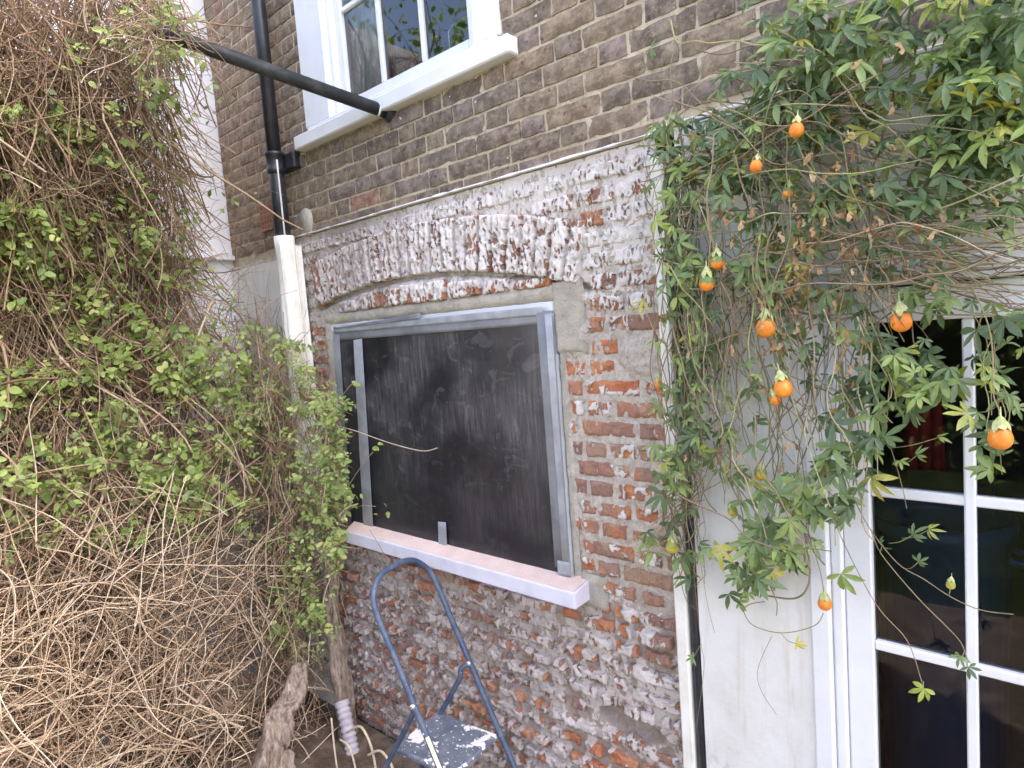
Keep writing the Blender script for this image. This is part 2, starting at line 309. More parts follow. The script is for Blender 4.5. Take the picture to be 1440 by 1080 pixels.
def vnoise(x, z, seed=0):
    x = np.asarray(x, float) + seed * 17.31; z = np.asarray(z, float) + seed * 9.17
    xi = np.floor(x).astype(np.int64); zi = np.floor(z).astype(np.int64); fx = x - xi; fz = z - zi
    fx = fx * fx * (3 - 2 * fx); fz = fz * fz * (3 - 2 * fz)
    def h(a, b):
        q = (a * 374761393 + b * 668265263 + seed * 1442695) & 0xffffffff; q = ((q ^ (q >> 13)) * 1274126177) & 0xffffffff
        return ((q ^ (q >> 16)) & 0xffff) / 65535.0
    return (h(xi, zi) * (1 - fx) + h(xi + 1, zi) * fx) * (1 - fz) + (h(xi, zi + 1) * (1 - fx) + h(xi + 1, zi + 1) * fx) * fz
def fbm(x, z, seed=0, o=3):
    t = 0; a = .5; s = 0
    for i in range(o): t = t + a * vnoise(x * 2 ** i, z * 2 ** i, seed + i * 7); s += a; a *= .55
    return t / s

def smooth(pts, n=8):
    pts = [np.array(p, float) for p in pts]; o = []
    for i in range(len(pts) - 1):
        a0 = pts[max(i - 1, 0)]; a1 = pts[i]; a2 = pts[i + 1]; a3 = pts[min(i + 2, len(pts) - 1)]
        for t in np.linspace(0, 1, n, endpoint=False):
            o.append(.5 * ((2 * a1) + (-a0 + a2) * t + (2 * a0 - 5 * a1 + 4 * a2 - a3) * t * t + (-a0 + 3 * a1 - 3 * a2 + a3) * t ** 3))
    o.append(pts[-1]); return np.array(o)

# ------------------------------------------------------------------ ground
gm = MB(); gm.add([(-60, -60, -.02), (60, -60, -.02), (60, 60, -.02), (-60, 60, -.02)], [(0, 1, 2, 3)])
gm.obj('ground', 'grass_ground', kind='structure')
nx = 60; xs = np.linspace(-5, 3, nx); ys = np.linspace(-3.2, .0, 34)
X, Y = np.meshgrid(xs, ys); Z = .03 * fbm(X * 3, Y * 3, 3) + .006 * fbm(X * 20, Y * 20, 5)
v = np.stack([X.ravel(), Y.ravel(), Z.ravel()], 1); f = [(j * nx + i, j * nx + i + 1, (j + 1) * nx + i + 1, (j + 1) * nx + i) for j in range(33) for i in range(nx - 1)]
link('soil_bed', mesh('soil_bed', v, f, 'soil', True), kind='structure')

# ------------------------------------------------------------------ the house
house = thing('brick_house', (-1.5, .15, 0), 'old brown brick house with half stripped ground floor wall and white windows', 'house')
XL, XR = -4.03, 3.0
Z1 = 2.775                         # top of the stripped and rendered ground floor
UW = (-3.02, -1.655, 3.235, 5.0)   # upper window opening x0 x1 z0 z1
LW = (-3.02, -1.485, 1.15, 2.30)   # lower window opening
DO = (-.60, 1.25, 0.0, 2.26)       # door opening
# shell
sh = MB()
HH = 9.2  # unseen wall height, raised so the house shadow covers the climber
sh.box(XL, XR, 5.0, 5.25, 0, HH); sh.box(XL, XL + .2, .24, 5.0, 0, HH); sh.box(XR - .2, XR, .24, 5.0, 0, HH); sh.box(XL, XR, .24, 5.0, 2.72, 2.92); sh.box(XL - .1, XR, -.05, 5.3, HH, HH + .2)
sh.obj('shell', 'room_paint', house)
sw = MB(); XS0_ = -3.285
sw.box(XL, UW[0], .0035, .24, Z1, HH); sw.box(UW[1], XR, .0035, .24, Z1, HH); sw.box(UW[0], UW[1], .0035, .24, Z1, UW[2]); sw.box(UW[0], UW[1], .0035, .24, UW[3], HH); sw.box(XL, XS0_ - .005, .0035, .24, 2.60, Z1)
stock = sw.obj('stock_wall', 'stock_mortar', house)
# stock bricks (Flemish bond)
def stock_mesh(w, h, seed):
    rs = np.random.default_rng(seed); nu = 9 if w > .15 else 5; nv = 4
    us = np.linspace(-w / 2, w / 2, nu); vs_ = np.linspace(-h / 2, h / 2, nv); v = []; d0 = rs.uniform(-.003, .003)
    for j, q in enumerate(vs_):
        for i, u in enumerate(us):
            e_ = (i in (0, nu - 1)) + (j in (0, nv - 1))
            v.append((u + rs.normal(0, .0019), -.002 - d0 - rs.uniform(0, .004) + (.0045 if e_ else 0), q + rs.normal(0, .0017)))
    f = [(j * nu + i, j * nu + i + 1, (j + 1) * nu + i + 1, (j + 1) * nu + i) for j in range(nv - 1) for i in range(nu - 1)]
    ring = [i for i in range(nu)] + [(j + 1) * nu - 1 for j in range(1, nv)] + [(nv - 1) * nu + i for i in range(nu - 2, -1, -1)] + [j * nu for j in range(nv - 2, 0, -1)]
    b = len(v); v += [(v[i][0], .03, v[i][2]) for i in ring]; L = len(ring)
    f += [(ring[(i + 1) % L], ring[i], b + i, b + (i + 1) % L) for i in range(L)]
    return mesh('stock_brick', v, f, 'stock_brick', False)
CH = .0755; BZ = 2.897; PER = .358; SL, HL = .240, .118; J = .0118
SV = [stock_mesh(SL - J, CH - J, i) for i in range(14)]; HV = [stock_mesh(HL - J, CH - J, 100 + i) for i in range(10)]
rest = MB(); cand = []
for kk in range(-3, 54):
    z = BZ + CH * (kk + .5) + random.uniform(-.001, .001)
    hc0 = -1.171 if kk % 2 == 0 else -1.35
    n0 = int(math.floor((XL - hc0) / PER)) - 1
    for n in range(n0, n0 + 24):
        hc = hc0 + n * PER
        for cx, w, vv in ((hc, HL, HV), (hc + PER / 2, SL, SV)):
            x0, x1 = cx - w / 2, cx + w / 2
            h = CH
            if z - CH / 2 < Z1 and not (x1 < -3.27 and z - CH / 2 > 2.70): continue
            if x0 < XL - .01 or x1 > .9:
                if x1 < XL + .03 or x0 > .9: continue
                x0 = max(x0, XL); x1 = min(x1, .9)
            if z > UW[2] - .0 and z < UW[3] and x1 > UW[0] and x0 < UW[1]:
                if x0 < UW[0] - .03: x1 = UW[0]
                elif x1 > UW[1] + .03: x0 = UW[1]
                else: continue
            cand.append(((x0 + x1) / 2, z, x1 - x0, w, vv))
cut_cache = {}
def stock_for(w0, w, vv):
    if abs(w0 - w) < .004: return random.choice(vv)
    key = round(w0, 2)
    if key not in cut_cache: cut_cache[key] = stock_mesh(max(.02, w0 - J), CH - J, int(key * 1000))
    return cut_cache[key]
def inframe(p, mrg=30):
    x, y, d = proj(p); return d > .1 and -mrg < x < 1440 + mrg and -mrg < y < 1080 + mrg
cand.sort(key=lambda c: proj((c[0], 0, c[1]))[2]); cnt = 0
for cx, z, w0, w, vv in cand:
    x_, y_, d_ = proj((cx, 0, z))
    me = stock_for(w0, w, vv); fl = random.random() < .5
    mw = Matrix.Translation((cx, 0, z)) @ Matrix.Rotation(random.gauss(0, .006), 4, 'Y') @ (Matrix.Rotation(math.pi, 4, 'Y') if fl else Matrix.Identity(4))
    if d_ > .1 and -20 < x_ < 1010 and -20 < y_ < 1100 and cnt < 300:
        link('stock_brick', me, stock, mw); cnt += 1
    else:
        rest.add([mw @ q.co for q in me.vertices], [tuple(p.vertices) for p in me.polygons])
rest.obj('stock_brickwork', 'stock_brick', stock, kind='stuff')
print('stock bricks', cnt)
# half course cut by the old render line
for i in range(15):
    x0 = -3.27 + i * .151; x1 = x0 + .14
    if x1 < -.95: bar('stock_brick', 'stock_brick', stock, x0, x1, -.004 + random.uniform(-.002, .002), .03, Z1 + .006, BZ - CH - .006 + .0, bev=.003)

# --- stripped lower wall
XS0, XS1 = -3.285, -1.035
ARX, ARR = -2.33, 3.55; ARZ = 2.463 - ARR
ng = 13000; GX = RNG.uniform(XS0, XS1, ng); GZ = RNG.uniform(.1, Z1, ng); GL = RNG.uniform(.010, .026, ng); GW = RNG.uniform(.004, .0075, ng); GA = RNG.normal(.12, .28, ng); GD = RNG.uniform(.4, 1, ng)
keep = (GZ > 2.05) | (RNG.uniform(0, 1, ng) < .3); GX, GZ, GL, GW, GA, GD = [q[keep] for q in (GX, GZ, GL, GW, GA, GD)]
def sst(v, a, b):
    t = np.clip((v - a) / (b - a), 0, 1); return t * t * (3 - 2 * t)
def surf(x, z, marks=True):
    """relief (outwards, m), paint, fresh, dirt of the stripped wall at x,z"""
    x = np.asarray(x, float); z = np.asarray(z, float)
    cov = .40 + .38 * sst(z, 2.15, 2.45) + .22 * sst(z, 1.3, 1.05) + .06 * sst(x, -1.9, -1.3) * sst(z, 1.3, .9) + .08 * sst(z, 1.8, 2.2)
    lo = fbm(x * 7, z * 7, 21); mid = fbm(x * 22, z * 16, 31); hi = fbm(x * 75, z * 60, 41)
    g = np.zeros_like(x)
    bx = marks & (GX > x.min() - .04) & (GX < x.max() + .04) & (GZ > z.min() - .04) & (GZ < z.max() + .04)
    for a_, b_, l_, w_, an, dd in zip(GX[bx], GZ[bx], GL[bx], GW[bx], GA[bx], GD[bx]):
        dx, dz = x - a_, z - b_; ca, sa = math.cos(an), math.sin(an); u = (dx * ca + dz * sa) / w_; v_ = (-dx * sa + dz * ca) / l_
        g = np.maximum(g, dd * np.clip(1.25 - (u * u + v_ * v_), 0, 1))
    spall = sst(lo * .6 + mid * .55, .62, .72) * (1 - .55 * sst(z, 2.2, 2.5))
    paint = np.clip(cov + (lo - .5) * 1.1 + (mid - .5) * .7 - .45 * g - .85 * spall + .12, -.3, 1.2)
    relief = .0035 * (mid - .5) * 2 + .004 * (hi - .5) * 2 - .011 * g - .012 * spall + .0025 * sst(paint, .45, .6)
    lowz = sst(z, 1.25, 1.0)
    relief += lowz * (.011 * (mid - .5) * 2 + .010 * (hi - .5) + .012 * (lo - .5))
    fresh = np.clip(.6 * sst(x, -1.6, -1.5) * sst(z, 1.15, 1.3) * (1 - sst(z, 2.0, 2.2)) * sst(lo, .35, .55) + spall * (.55 + .6 * (lo - .3)), 0, 1) * (1 - .45 * lowz * sst(x, -1.7, -2.6))
    dirt = np.clip(.12 + .75 * sst(x, -2.0, -2.9) * sst(z, 1.9, 2.3) + .85 * lowz * (1 - .45 * sst(x, -2.0, -1.2)) + (lo - .5) * .7, 0, 1)
    return relief, paint, fresh, dirt
def rough_brick(name, cx, cz, w, h, ang=0.0, parent=None, proud=0.0, step_=.0075, dark=0):
    if cz > 2.1 and step_ > .007: step_ = .006
    nu = max(6, int(w / step_)); nv = max(5, int(h / step_))
    u = np.linspace(-w / 2, w / 2, nu); q = np.linspace(-h / 2, h / 2, nv); U, V = np.meshgrid(u, q)
    ca, sa = math.cos(ang), math.sin(ang)
    sd_ = random.randint(0, 9999)
    er = .004 + .006 * (cz < 1.2)
    eu = np.abs(U) / (w / 2); ev = np.abs(V) / (h / 2)
    U = U * (1 - (er * 2.2 * fbm(V * 45 + 3, U * 0 + sd_ % 97, 5)) / (w / 2) * eu ** 3)
    V = V * (1 - (er * 2.2 * fbm(U * 40 + sd_ % 53, V * 0, 6)) / (h / 2) * ev ** 3)
    Xw = cx + U * ca - V * sa; Zw = cz + U * sa + V * ca
    rel, pa, fr, di = surf(Xw, Zw)
    edge = np.maximum(np.clip((eu - (1 - .016 / w)) / (.016 / w), 0, 1), np.clip((ev - (1 - .016 / h)) / (.016 / h), 0, 1))
    tilt = (U / w) * random.gauss(0, .005) + (V / h) * random.gauss(0, .004)
    y = -(rel + proud + .003 + tilt) + edge ** 2 * .007
    v = np.stack([(Xw - cx).ravel(), y.ravel(), (Zw - cz).ravel()], 1)
    f = [(j * nu + i, j * nu + i + 1, (j + 1) * nu + i + 1, (j + 1) * nu + i) for j in range(nv - 1) for i in range(nu - 1)]
    ring = [i for i in range(nu)] + [(j + 1) * nu - 1 for j in range(1, nv)] + [(nv - 1) * nu + i for i in range(nu - 2, -1, -1)] + [j * nu for j in range(nv - 2, 0, -1)]
    b = len(v); L = len(ring); bk = v[ring].copy(); bk[:, 1] = .05; v = np.concatenate([v, bk])
    f += [(ring[(i + 1) % L], ring[i], b + i, b + (i + 1) % L) for i in range(L)]
    ex = lambda q_: np.concatenate([q_.ravel(), q_.ravel()[ring] * .6])
    me = mesh(name, v, f, 'hacked_brick', True, {'paint': ex(pa + random.gauss(0, .07)), 'fresh': ex(np.clip(fr + (random.random() < .13) * .5, 0, 1)), 'dirt': ex(di)})
    return link(name, me, parent, Matrix.Translation((cx, 0, cz)))
def rad(x, z): return np.hypot(x - ARX, z - ARZ)
def blocked(x, z):
    inside = (x > -3.12) & (x < -1.36)
    b = (x > LW[0] - .03) & (x < LW[1] + .02) & (z > 1.1) & (z < 2.32)
    b |= (x > -3.06) & (x < -1.375) & (z > 1.11) & (z < 1.225)
    b |= inside & (rad(x, z) < ARR + .24) & (z > 2.29)
    b |= (x > -1.51) & (x < -1.355) & (z > 2.10) & (z < 2.36)
    b |= (((x + 1.28) / .15) ** 2 + ((z - .665) / .06) ** 2 < 1)
    b |= (((x + 1.13) / .10) ** 2 + ((z - 2.07) / .07) ** 2 < 1)
    return b
# mortar backing as a rough sheet
gxs = np.arange(XS0, XS1 + .001, .009); gzs = np.arange(0, Z1 + .001, .009); gX, gZ = np.meshgrid(gxs, gzs)
rel, pa, fr, di = surf(gX, gZ, False); pa = pa - .12 * sst(gZ, 2.0, 2.3)
cem = sst(gX, -1.56, -1.5) * (1 - sst(gX, -1.37, -1.345)) * sst(gZ, 2.06, 2.12) * (1 - sst(gZ, 2.33, 2.37))
cem = np.maximum(cem, 1 - sst(((gX + 1.13) / .10) ** 2 + ((gZ - 2.07) / .07) ** 2, .6, 1.15))
hole = 1 - sst(((gX + 1.28) / .15) ** 2 + ((gZ - .665) / .06) ** 2, .5, 1.1)
flush = sst(gX, -1.62, -1.5) * sst(gZ, 1.2, 1.5) * (1 - sst(gZ, 2.1, 2.3))
gr = np.exp(-((np.hypot(gX - ARX, gZ - ARZ) - (ARR - .004)) / .011) ** 2) * (gZ > 2.25) * (gX > -3.15) * (gX < -1.33)
yy = .045 * gr + .009 + .007 * sst(gZ, 1.25, 1.0) - rel * .75 - .005 * flush - .012 * cem + .05 * hole + (fbm(gX * 30, gZ * 30, 77) - .5) * .012
nxg = len(gxs); nzg = len(gzs); f = []
for j in range(nzg - 1):
    for i in range(nxg - 1):
        if LW[0] - .01 < gxs[i] and gxs[i + 1] < LW[1] + .01 and LW[2] < gzs[j] and gzs[j + 1] < LW[3]: continue
        f.append((j * nxg + i, j * nxg + i + 1, (j + 1) * nxg + i + 1, (j + 1) * nxg + i))
me = mesh('stripped_wall', np.stack([gX.ravel(), yy.ravel(), gZ.ravel()], 1), f, 'hacked_mortar', True, {'paint': (pa - .1 - .8 * gr - .6 * cem - .35 * flush - .5 * hole).ravel(), 'dirt': di.ravel()})
strip = link('stripped_wall', me, house)
co = MB(); co.box(XS0, LW[0] - .01, .075, .24, 0, Z1); co.box(LW[1] + .01, XS1 + .03, .075, .24, 0, Z1); co.box(LW[0] - .01, LW[1] + .01, .075, .24, 0, LW[2] - .01); co.box(LW[0] - .01, LW[1] + .01, .075, .24, LW[3] + .01, Z1)
co.obj('wall_core', 'dark_void', house)
nb = 0
for kk in range(0, 37):
    z = BZ - CH * (kk + 1.5) + random.uniform(-.003, .003)
    if z < .05: break
    hh = CH - .012
    if z > Z1 - CH / 2: continue
    sh_ = 0 if kk % 2 == 0 else PER / 2
    low = z < 1.15
    x = XS0 - .1 - random.uniform(0, .05) - sh_; hd = False
    while x < XS1:
        w = (HL if hd else SL) + (random.gauss(0, .02) if low else random.gauss(0, .006)); hd = not hd
        if low and random.random() < .35: w *= .7
        x0, x1 = max(x, XS0 + .004), min(x + w, XS1 - .004); x += w
        if x1 - x0 < .04: continue
        s_ = np.linspace(x0, x1, 25); bl = blocked(s_, s_ * 0 + z); best = None; st = None
        for i in range(26):
            if i < 25 and not bl[i]:
                if st is None: st = i
            elif st is not None:
                if best is None or i - 1 - st > best[1] - best[0]: best = (st, i - 1)
                st = None
        if best is None: continue
        a0, a1 = s_[best[0]], s_[best[1]]
        if a1 - a0 < .045: continue
        zz = z + (math.sin(x * 9 + kk) * .004 + random.gauss(0, .003) if low else 0)
        rough_brick('hacked_brick', (a0 + a1) / 2, zz, a1 - a0 - .011, hh - (random.uniform(0, .006) if low else 0), random.gauss(0, .012 if low else .004), strip, random.gauss(.002 * low, .002 + .005 * low)); nb += 1
print('hacked bricks', nb)
# flat arch of upright bricks
arch = link('window_arch', mesh('window_arch', [(-3.1, .03, 2.4), (-1.4, .03, 2.4), (-1.4, .03, 2.6), (-3.1, .03, 2.6)], [(0, 1, 2, 3)], 'hacked_mortar'), house)
da = .0745 / (ARR + .11); th = math.asin((-3.12 - ARX) / ARR)
while True:
    th += da
    xc = ARX + (ARR + .115) * math.sin(th); zc = ARZ + (ARR + .115) * math.cos(th)
    if xc > -1.36: break
    rough_brick('arch_brick', xc, zc, .0655, .232, -th, arch, .014 + random.gauss(0, .002), .005)
# bricks left under the arch
for x0, x1, hh in ((-2.89, -2.735, .062), (-2.725, -2.40, .088), (-2.39, -2.07, .094), (-2.06, -1.865, .075), (-1.855, -1.70, .062), (-1.69, -1.50, .045)):
    rough_brick('infill_brick', (x0 + x1) / 2, 2.332 + hh / 2 + .004, x1 - x0 - .006, hh, random.gauss(0, .012), arch, .012 + random.gauss(0, .004), .007)
# line of white paint along the edge of the old render
m_ = MB(); xs = np.linspace(-3.29, -1.0, 150); v = []; f = []
for i, x in enumerate(xs):
    t = .006 * (vnoise(x * 26, 0, 3) - .4) + .0012 * (1 + (x > -2.4)); o_ = .004 * (vnoise(x * 9, 3, 4) - .5); z = Z1 + .006 + o_
    t = max(t, .0006)
    for dz, yv in ((-t, .01), (-t, -.013), (t, -.011), (t, .01)): v.append((x, yv, z + dz))
for i in range(149):
    for j in range(3): f.append((i * 4 + j, i * 4 + j + 1, (i + 1) * 4 + j + 1, (i + 1) * 4 + j)[::-1])
m_.add(v, f); m_.obj('paint_line', 'white_paint', house)
# cement band round the lower window
cm = []
def cement(name, x0, x1, z0, z1, y0=-.004, y1=.075, seed=1):
    n_u = max(3, int((x1 - x0) / .012)); n_v = max(3, int((z1 - z0) / .012)); U, V = np.meshgrid(np.linspace(x0, x1, n_u), np.linspace(z0, z1, n_v))
    ed = (np.abs(U - (x0 + x1) / 2) > (x1 - x0) / 2 - 1e-4) | (np.abs(V - (z0 + z1) / 2) > (z1 - z0) / 2 - 1e-4)
    Yv = y0 - .007 * (fbm(U * 20, V * 20, seed) - .4) + ed * .018
    U = U + ed * .014 * (fbm(V * 30, U * 30, seed + 2) - .5); V = V + ed * .014 * (fbm(U * 30, V * 30, seed + 3) - .5)
    f = [(j * n_u + i, j * n_u + i + 1, (j + 1) * n_u + i + 1, (j + 1) * n_u + i) for j in range(n_v - 1) for i in range(n_u - 1)]
    return link(name, mesh(name, np.stack([U.ravel(), Yv.ravel(), V.ravel()], 1), f, 'cement', True), house)
cement('cement_band', -3.05, -1.47, 2.275, 2.345, -.006, seed=3)
cement('cement_band', -1.497, -1.355, 2.08, 2.355, -.009, seed=4)
cement('cement_band', -1.492, -1.455, 1.20, 2.12, -.006, seed=5)
cement('cement_band', -3.06, -2.985, 1.2, 2.30, -.006, seed=6)
cement('cement_band', -1.455, -1.335, 1.10, 1.235, -.009, seed=7)
# round cement patch and terracotta air brick in the stock wall
pc = W(432, 313); v = [(pc[0], -.0125, pc[2])] + [(pc[0] + .066 * math.cos(t) * (1 + .06 * math.sin(3 * t)), -.0105, pc[2] + .075 * math.sin(t)) for t in np.linspace(0, 2 * math.pi, 24, endpoint=False)]
v += [(q[0], .02, q[2]) for q in v[1:]]
link('cement_patch', mesh('cement_patch', v, [(0, 1 + i, 1 + (i + 1) % 24) for i in range(24)] + [(1 + i, 25 + i, 25 + (i + 1) % 24, 1 + (i + 1) % 24) for i in range(24)], 'cement', True), house)
vc = W(380, 305); ab = MB(); x0, x1, z0, z1 = vc[0] - .09, vc[0] + .05, vc[2] - .075, vc[2] + .075
NX, NZ = 4, 5; bw = (x1 - x0) / (NX * 2 + 1); bh = (z1 - z0) / (NZ * 2 + 1)
for i in range(NX + 1): ab.box(x0 + 2 * i * bw, x0 + (2 * i + 1) * bw, -.016, .02, z0, z1)
for j in range(NZ + 1): ab.box(x0, x1, -.0145, .02, z0 + 2 * j * bh, z0 + (2 * j + 1) * bh)
air = ab.obj('air_brick', 'terracotta', house)
bar('hole_shade', 'dark_void', air, x0, x1, -.0085, .02, z0, z1)  # near-black backing paints the shade inside the grille holes

# --- rendered band left of the stripped wall, and right round the door
lr = MB(); lr.box(XL, XS0 - .005, -.018, .24, 0, 2.68); lr.obj('render_band', 'worn_white', house)
v = []; n_ = 40
for i in range(n_):
    x = XL + (XS0 - .005 - XL) * i / (n_ - 1); h_ = 2.68 + .05 * fbm(x * 14, 1, 5) - .01
    v += [(x, -.016, 2.67), (x, -.012, h_), (x, .02, h_ + .01)]
link('render_edge', mesh('render_edge', v, [(3 * i + j, 3 * i + 3 + j, 3 * i + 4 + j, 3 * i + 1 + j) for i in range(n_ - 1) for j in (0, 1)], 'cement', True), house)
rr = MB(); PX0 = -.957
rr.box(PX0, DO[0], -.02, .24, 0, Z1); rr.box(DO[0], DO[1], -.02, .24, DO[3], Z1); rr.box(DO[1], XR, -.02, .24, 0, Z1)
rr.obj('render_panel', 'cream_render', house)
bar('corner_trim', 'worn_white', house, -1.040, -.996, -.034, .1, 0, 2.70, bev=.006)
bar('gap_shade', 'dark_void', house, -.996, PX0, .03, .1, 0, Z1)  # near-black strip standing in for the shade in the gap
bar('roof_flashing', 'worn_white', house, -1.03, XR, -.028, .02, Z1 + .003, Z1 + .016, bev=.003)

# --- upper sash window
win = link('sash_window', mesh('sash_window', *(lambda b: (b.v, b.f))(MB().bbox(UW[0], UW[1], .12, .24, UW[2] + .001, UW[2] + .06)), 'white_paint'), house)
bar('sill', 'white_paint', win, -3.085, -1.575, -.055, .12, 3.20, 3.268, bev=.006)
bar('sill', 'white_paint', win, -3.0, -1.66, -.02, .12, 3.269, 3.30, bev=.006)
bar('frame', 'white_paint', win, UW[0] - .005, -2.80, -.012, .14, 3.30, UW[3], bev=.005)
bar('frame', 'white_paint', win, -1.79, UW[1] + .005, -.012, .14, 3.30, UW[3], bev=.005)
bar('frame', 'white_paint', win, -2.80, -1.79, -.010, .14, UW[3] - .14, UW[3], bev=.005)
bar('bead', 'white_paint', win, -2.80, -2.77, .02, .12, 3.30, UW[3] - .14)
bar('bead', 'white_paint', win, -1.82, -1.79, .02, .12, 3.30, UW[3] - .14)
SX0, SX1 = -2.77, -1.82
bar('sash', 'white_paint', win, SX0, SX0 + .05, .05, .09, 3.30, 4.86); bar('sash', 'white_paint', win, SX1 - .05, SX1, .05, .09, 3.30, 4.86)
bar('sash', 'white_paint', win, SX0 + .05, SX1 - .05, .05, .09, 3.30, 3.375)
px = [SX0 + .05, SX0 + .33, SX0 + .62, SX1 - .05]
for x in px[1:3]: bar('glazing_bar', 'white_paint', win, x - .013, x + .013, .052, .088, 3.375, 4.86)
for z in (3.80, 4.25): bar('glazing_bar', 'white_paint', win, SX0 + .05, SX1 - .05, .055, .085, z - .012, z + .012)
for i in range(3):
    for z0, z1 in ((3.375, 3.788), (3.812, 4.238), (4.262, 4.86)):
        x0 = px[i] + (.013 if i else 0); x1 = px[i + 1] - (.013 if i < 2 else 0); t = random.gauss(0, .004)
        link('pane', mesh('pane', [(x0, .07 + t, z0), (x1, .07 - t, z0), (x1, .072 - t, z1), (x0, .072 + t, z1)], [(0, 1, 2, 3)], 'glass'), win)
# drape added in place of the left pane's bright reflection, rack on the inner sill
v = []; n_ = 60
for i in range(n_):
    x = -2.82 + .36 * i / (n_ - 1); y = .125 + .012 * math.sin(i * .85) + .01 * math.sin(i * .31)
    v += [(x, y, 3.3), (x + .012, y, 4.9)]
cu = link('added_curtain', mesh('added_curtain', v, [(2 * i, 2 * i + 2, 2 * i + 3, 2 * i + 1) for i in range(n_ - 1)], 'added_curtain', True), None, label='white drape added behind the upper left panes in place of a bright reflection', category='added_curtain')
md = cu.modifiers.new('thick', 'SOLIDIFY'); md.thickness = .003
rk = thing('dish_rack', (-1.98, .16, 3.30), 'chrome wire dish rack on the inner ledge of the upper window', 'dish rack')
rm = MB(); a_, b_, z0, z1 = -2.08, -1.87, 3.30, 3.52
rm.tube([(a_, .15, z0), (a_, .15, z1 - .02), (a_ + .02, .15, z1), (b_ - .02, .15, z1), (b_, .15, z1 - .02), (b_, .15, z0)], .005, 6)
rm.obj('hoop', 'chrome', rk, True)
for i in range(7):
    x = a_ + .03 * i + .015; MB().tube([(x, .15, z0), (x, .15, z0 + .11), (x + .008, .16, z0 + .13)], .003, 5).obj('wire', 'chrome', rk, True)
MB().tube([(a_, .15, z0 + .07), (b_, .15, z0 + .07)], .004, 6).obj('rail', 'chrome', rk, True)
bar('inner_sill', 'white_paint', win, UW[0], UW[1], .13, .30, 3.296 - .03, 3.2975)

# --- lower window, boarded with black sheet and tape
lw = link('covered_window', mesh('covered_window', *(lambda b: (b.v, b.f))(MB().box(LW[0] - .005, LW[1] + .005, .1, .2, LW[2] + .01, LW[3] - .005)), 'dark_void'), house)
a_, b_, c_, d_ = LW; b_ -= 0.0
bar('frame', 'white_paint', lw, a_ + .02, b_ - .005, .0, .09, d_ - .06, d_ - .012, bev=.008)
bar('frame', 'white_paint', lw, a_ + .02, a_ + .07, .001, .09, c_ + .05, d_ - .06, bev=.008)
bar('frame', 'white_paint', lw, b_ - .055, b_ - .005, .001, .09, c_ + .05, d_ - .06, bev=.008)
bar('frame', 'white_paint', lw, a_ + .07, b_ - .055, .001, .09, c_ + .05, c_ + .10, bev=.008)
def sheet(name, quad, y, mat, parent, nu=40, nv=30, amp=.003, seed=0, thick=.0015, sag=0):
    q = [np.array(p) for p in quad]; v = []
    for j in range(nv):
        for i in range(nu):
            s, t = i / (nu - 1), j / (nv - 1); p = (q[0] * (1 - s) + q[1] * s) * (1 - t) + (q[3] * (1 - s) + q[2] * s) * t
            dz = 0
            if sag and t < .2: dz = sag * (1 - t / .2) * math.sin(s * 9 + seed) * .5
            v.append((p[0], y - amp * (fbm(p[0] * 5, p[1] * 5, seed) + .3 * fbm(p[0] * 25, p[1] * 14, seed + 4)), p[1] + dz))
    f = [(j * nu + i, j * nu + i + 1, (j + 1) * nu + i + 1, (j + 1) * nu + i) for j in range(nv - 1) for i in range(nu - 1)]
    o = link(name, mesh(name, v, f, mat, True), parent); md = o.modifiers.new('thick', 'SOLIDIFY'); md.thickness = thick; md.offset = 0; return o
P = lambda px, py: tuple(W(px, py)[[0, 2]])
sheet('black_sheet', [P(489, 748), P(802, 803), P(772, 437), P(473, 466)], -.004, 'black_sheet', lw, 60, 46, .007, 3, .001, .025)
def tape(p0, p1, p2, p3, y, mat='grey_tape', seed=0): return sheet('tape', [P(*p0), P(*p1), P(*p2), P(*p3)], y, mat, lw, 30, 5, .003, seed, .0008)
tape((475, 479), (772, 455), (770, 438), (474, 463), -.0145, 'grey_tape', 1)
tape((474, 468), (768, 443), (767, 431), (473, 459), -.0175, 'pale_tape', 2)
tape((474, 463), (596, 448), (596, 440), (474, 461), -.0195, 'grey_tape', 12)
tape((785, 795), (804, 801), (779, 436), (759, 440), -.0185, 'grey_tape', 3)
tape((797, 800), (806, 803), (781, 441), (771, 441), -.0215, 'pale_tape', 4)
tape((515, 746), (529, 750), (513, 476), (501, 478), -.0150, 'pale_tape', 5)
tape((490, 744), (499, 746), (481, 470), (472, 468), -.0152, 'grey_tape', 6)
tape((621, 772), (633, 775), (631, 733), (620, 732), -.0160, 'pale_tape', 7)
tape((790, 806), (808, 809), (806, 788), (789, 785), -.0225, 'pale_tape', 8)
k = Mt('dust_smear', .9, .1); o_ = k.n['Material Output']; tb = k.n.new('ShaderNodeBsdfTransparent'); mx = k.n.new('ShaderNodeMixShader')
k.col((.3, .29, .3)); k.put(mx.inputs[0], k.math('MULTIPLY', k.step(k.noise(40, 4, .7), .4, .8), .26)); k.l.new(tb.outputs[0], mx.inputs[1]); k.l.new(k.b.outputs[0], mx.inputs[2]); k.l.new(mx.outputs[0], o_.inputs[0]); M['dust_smear'] = k.m
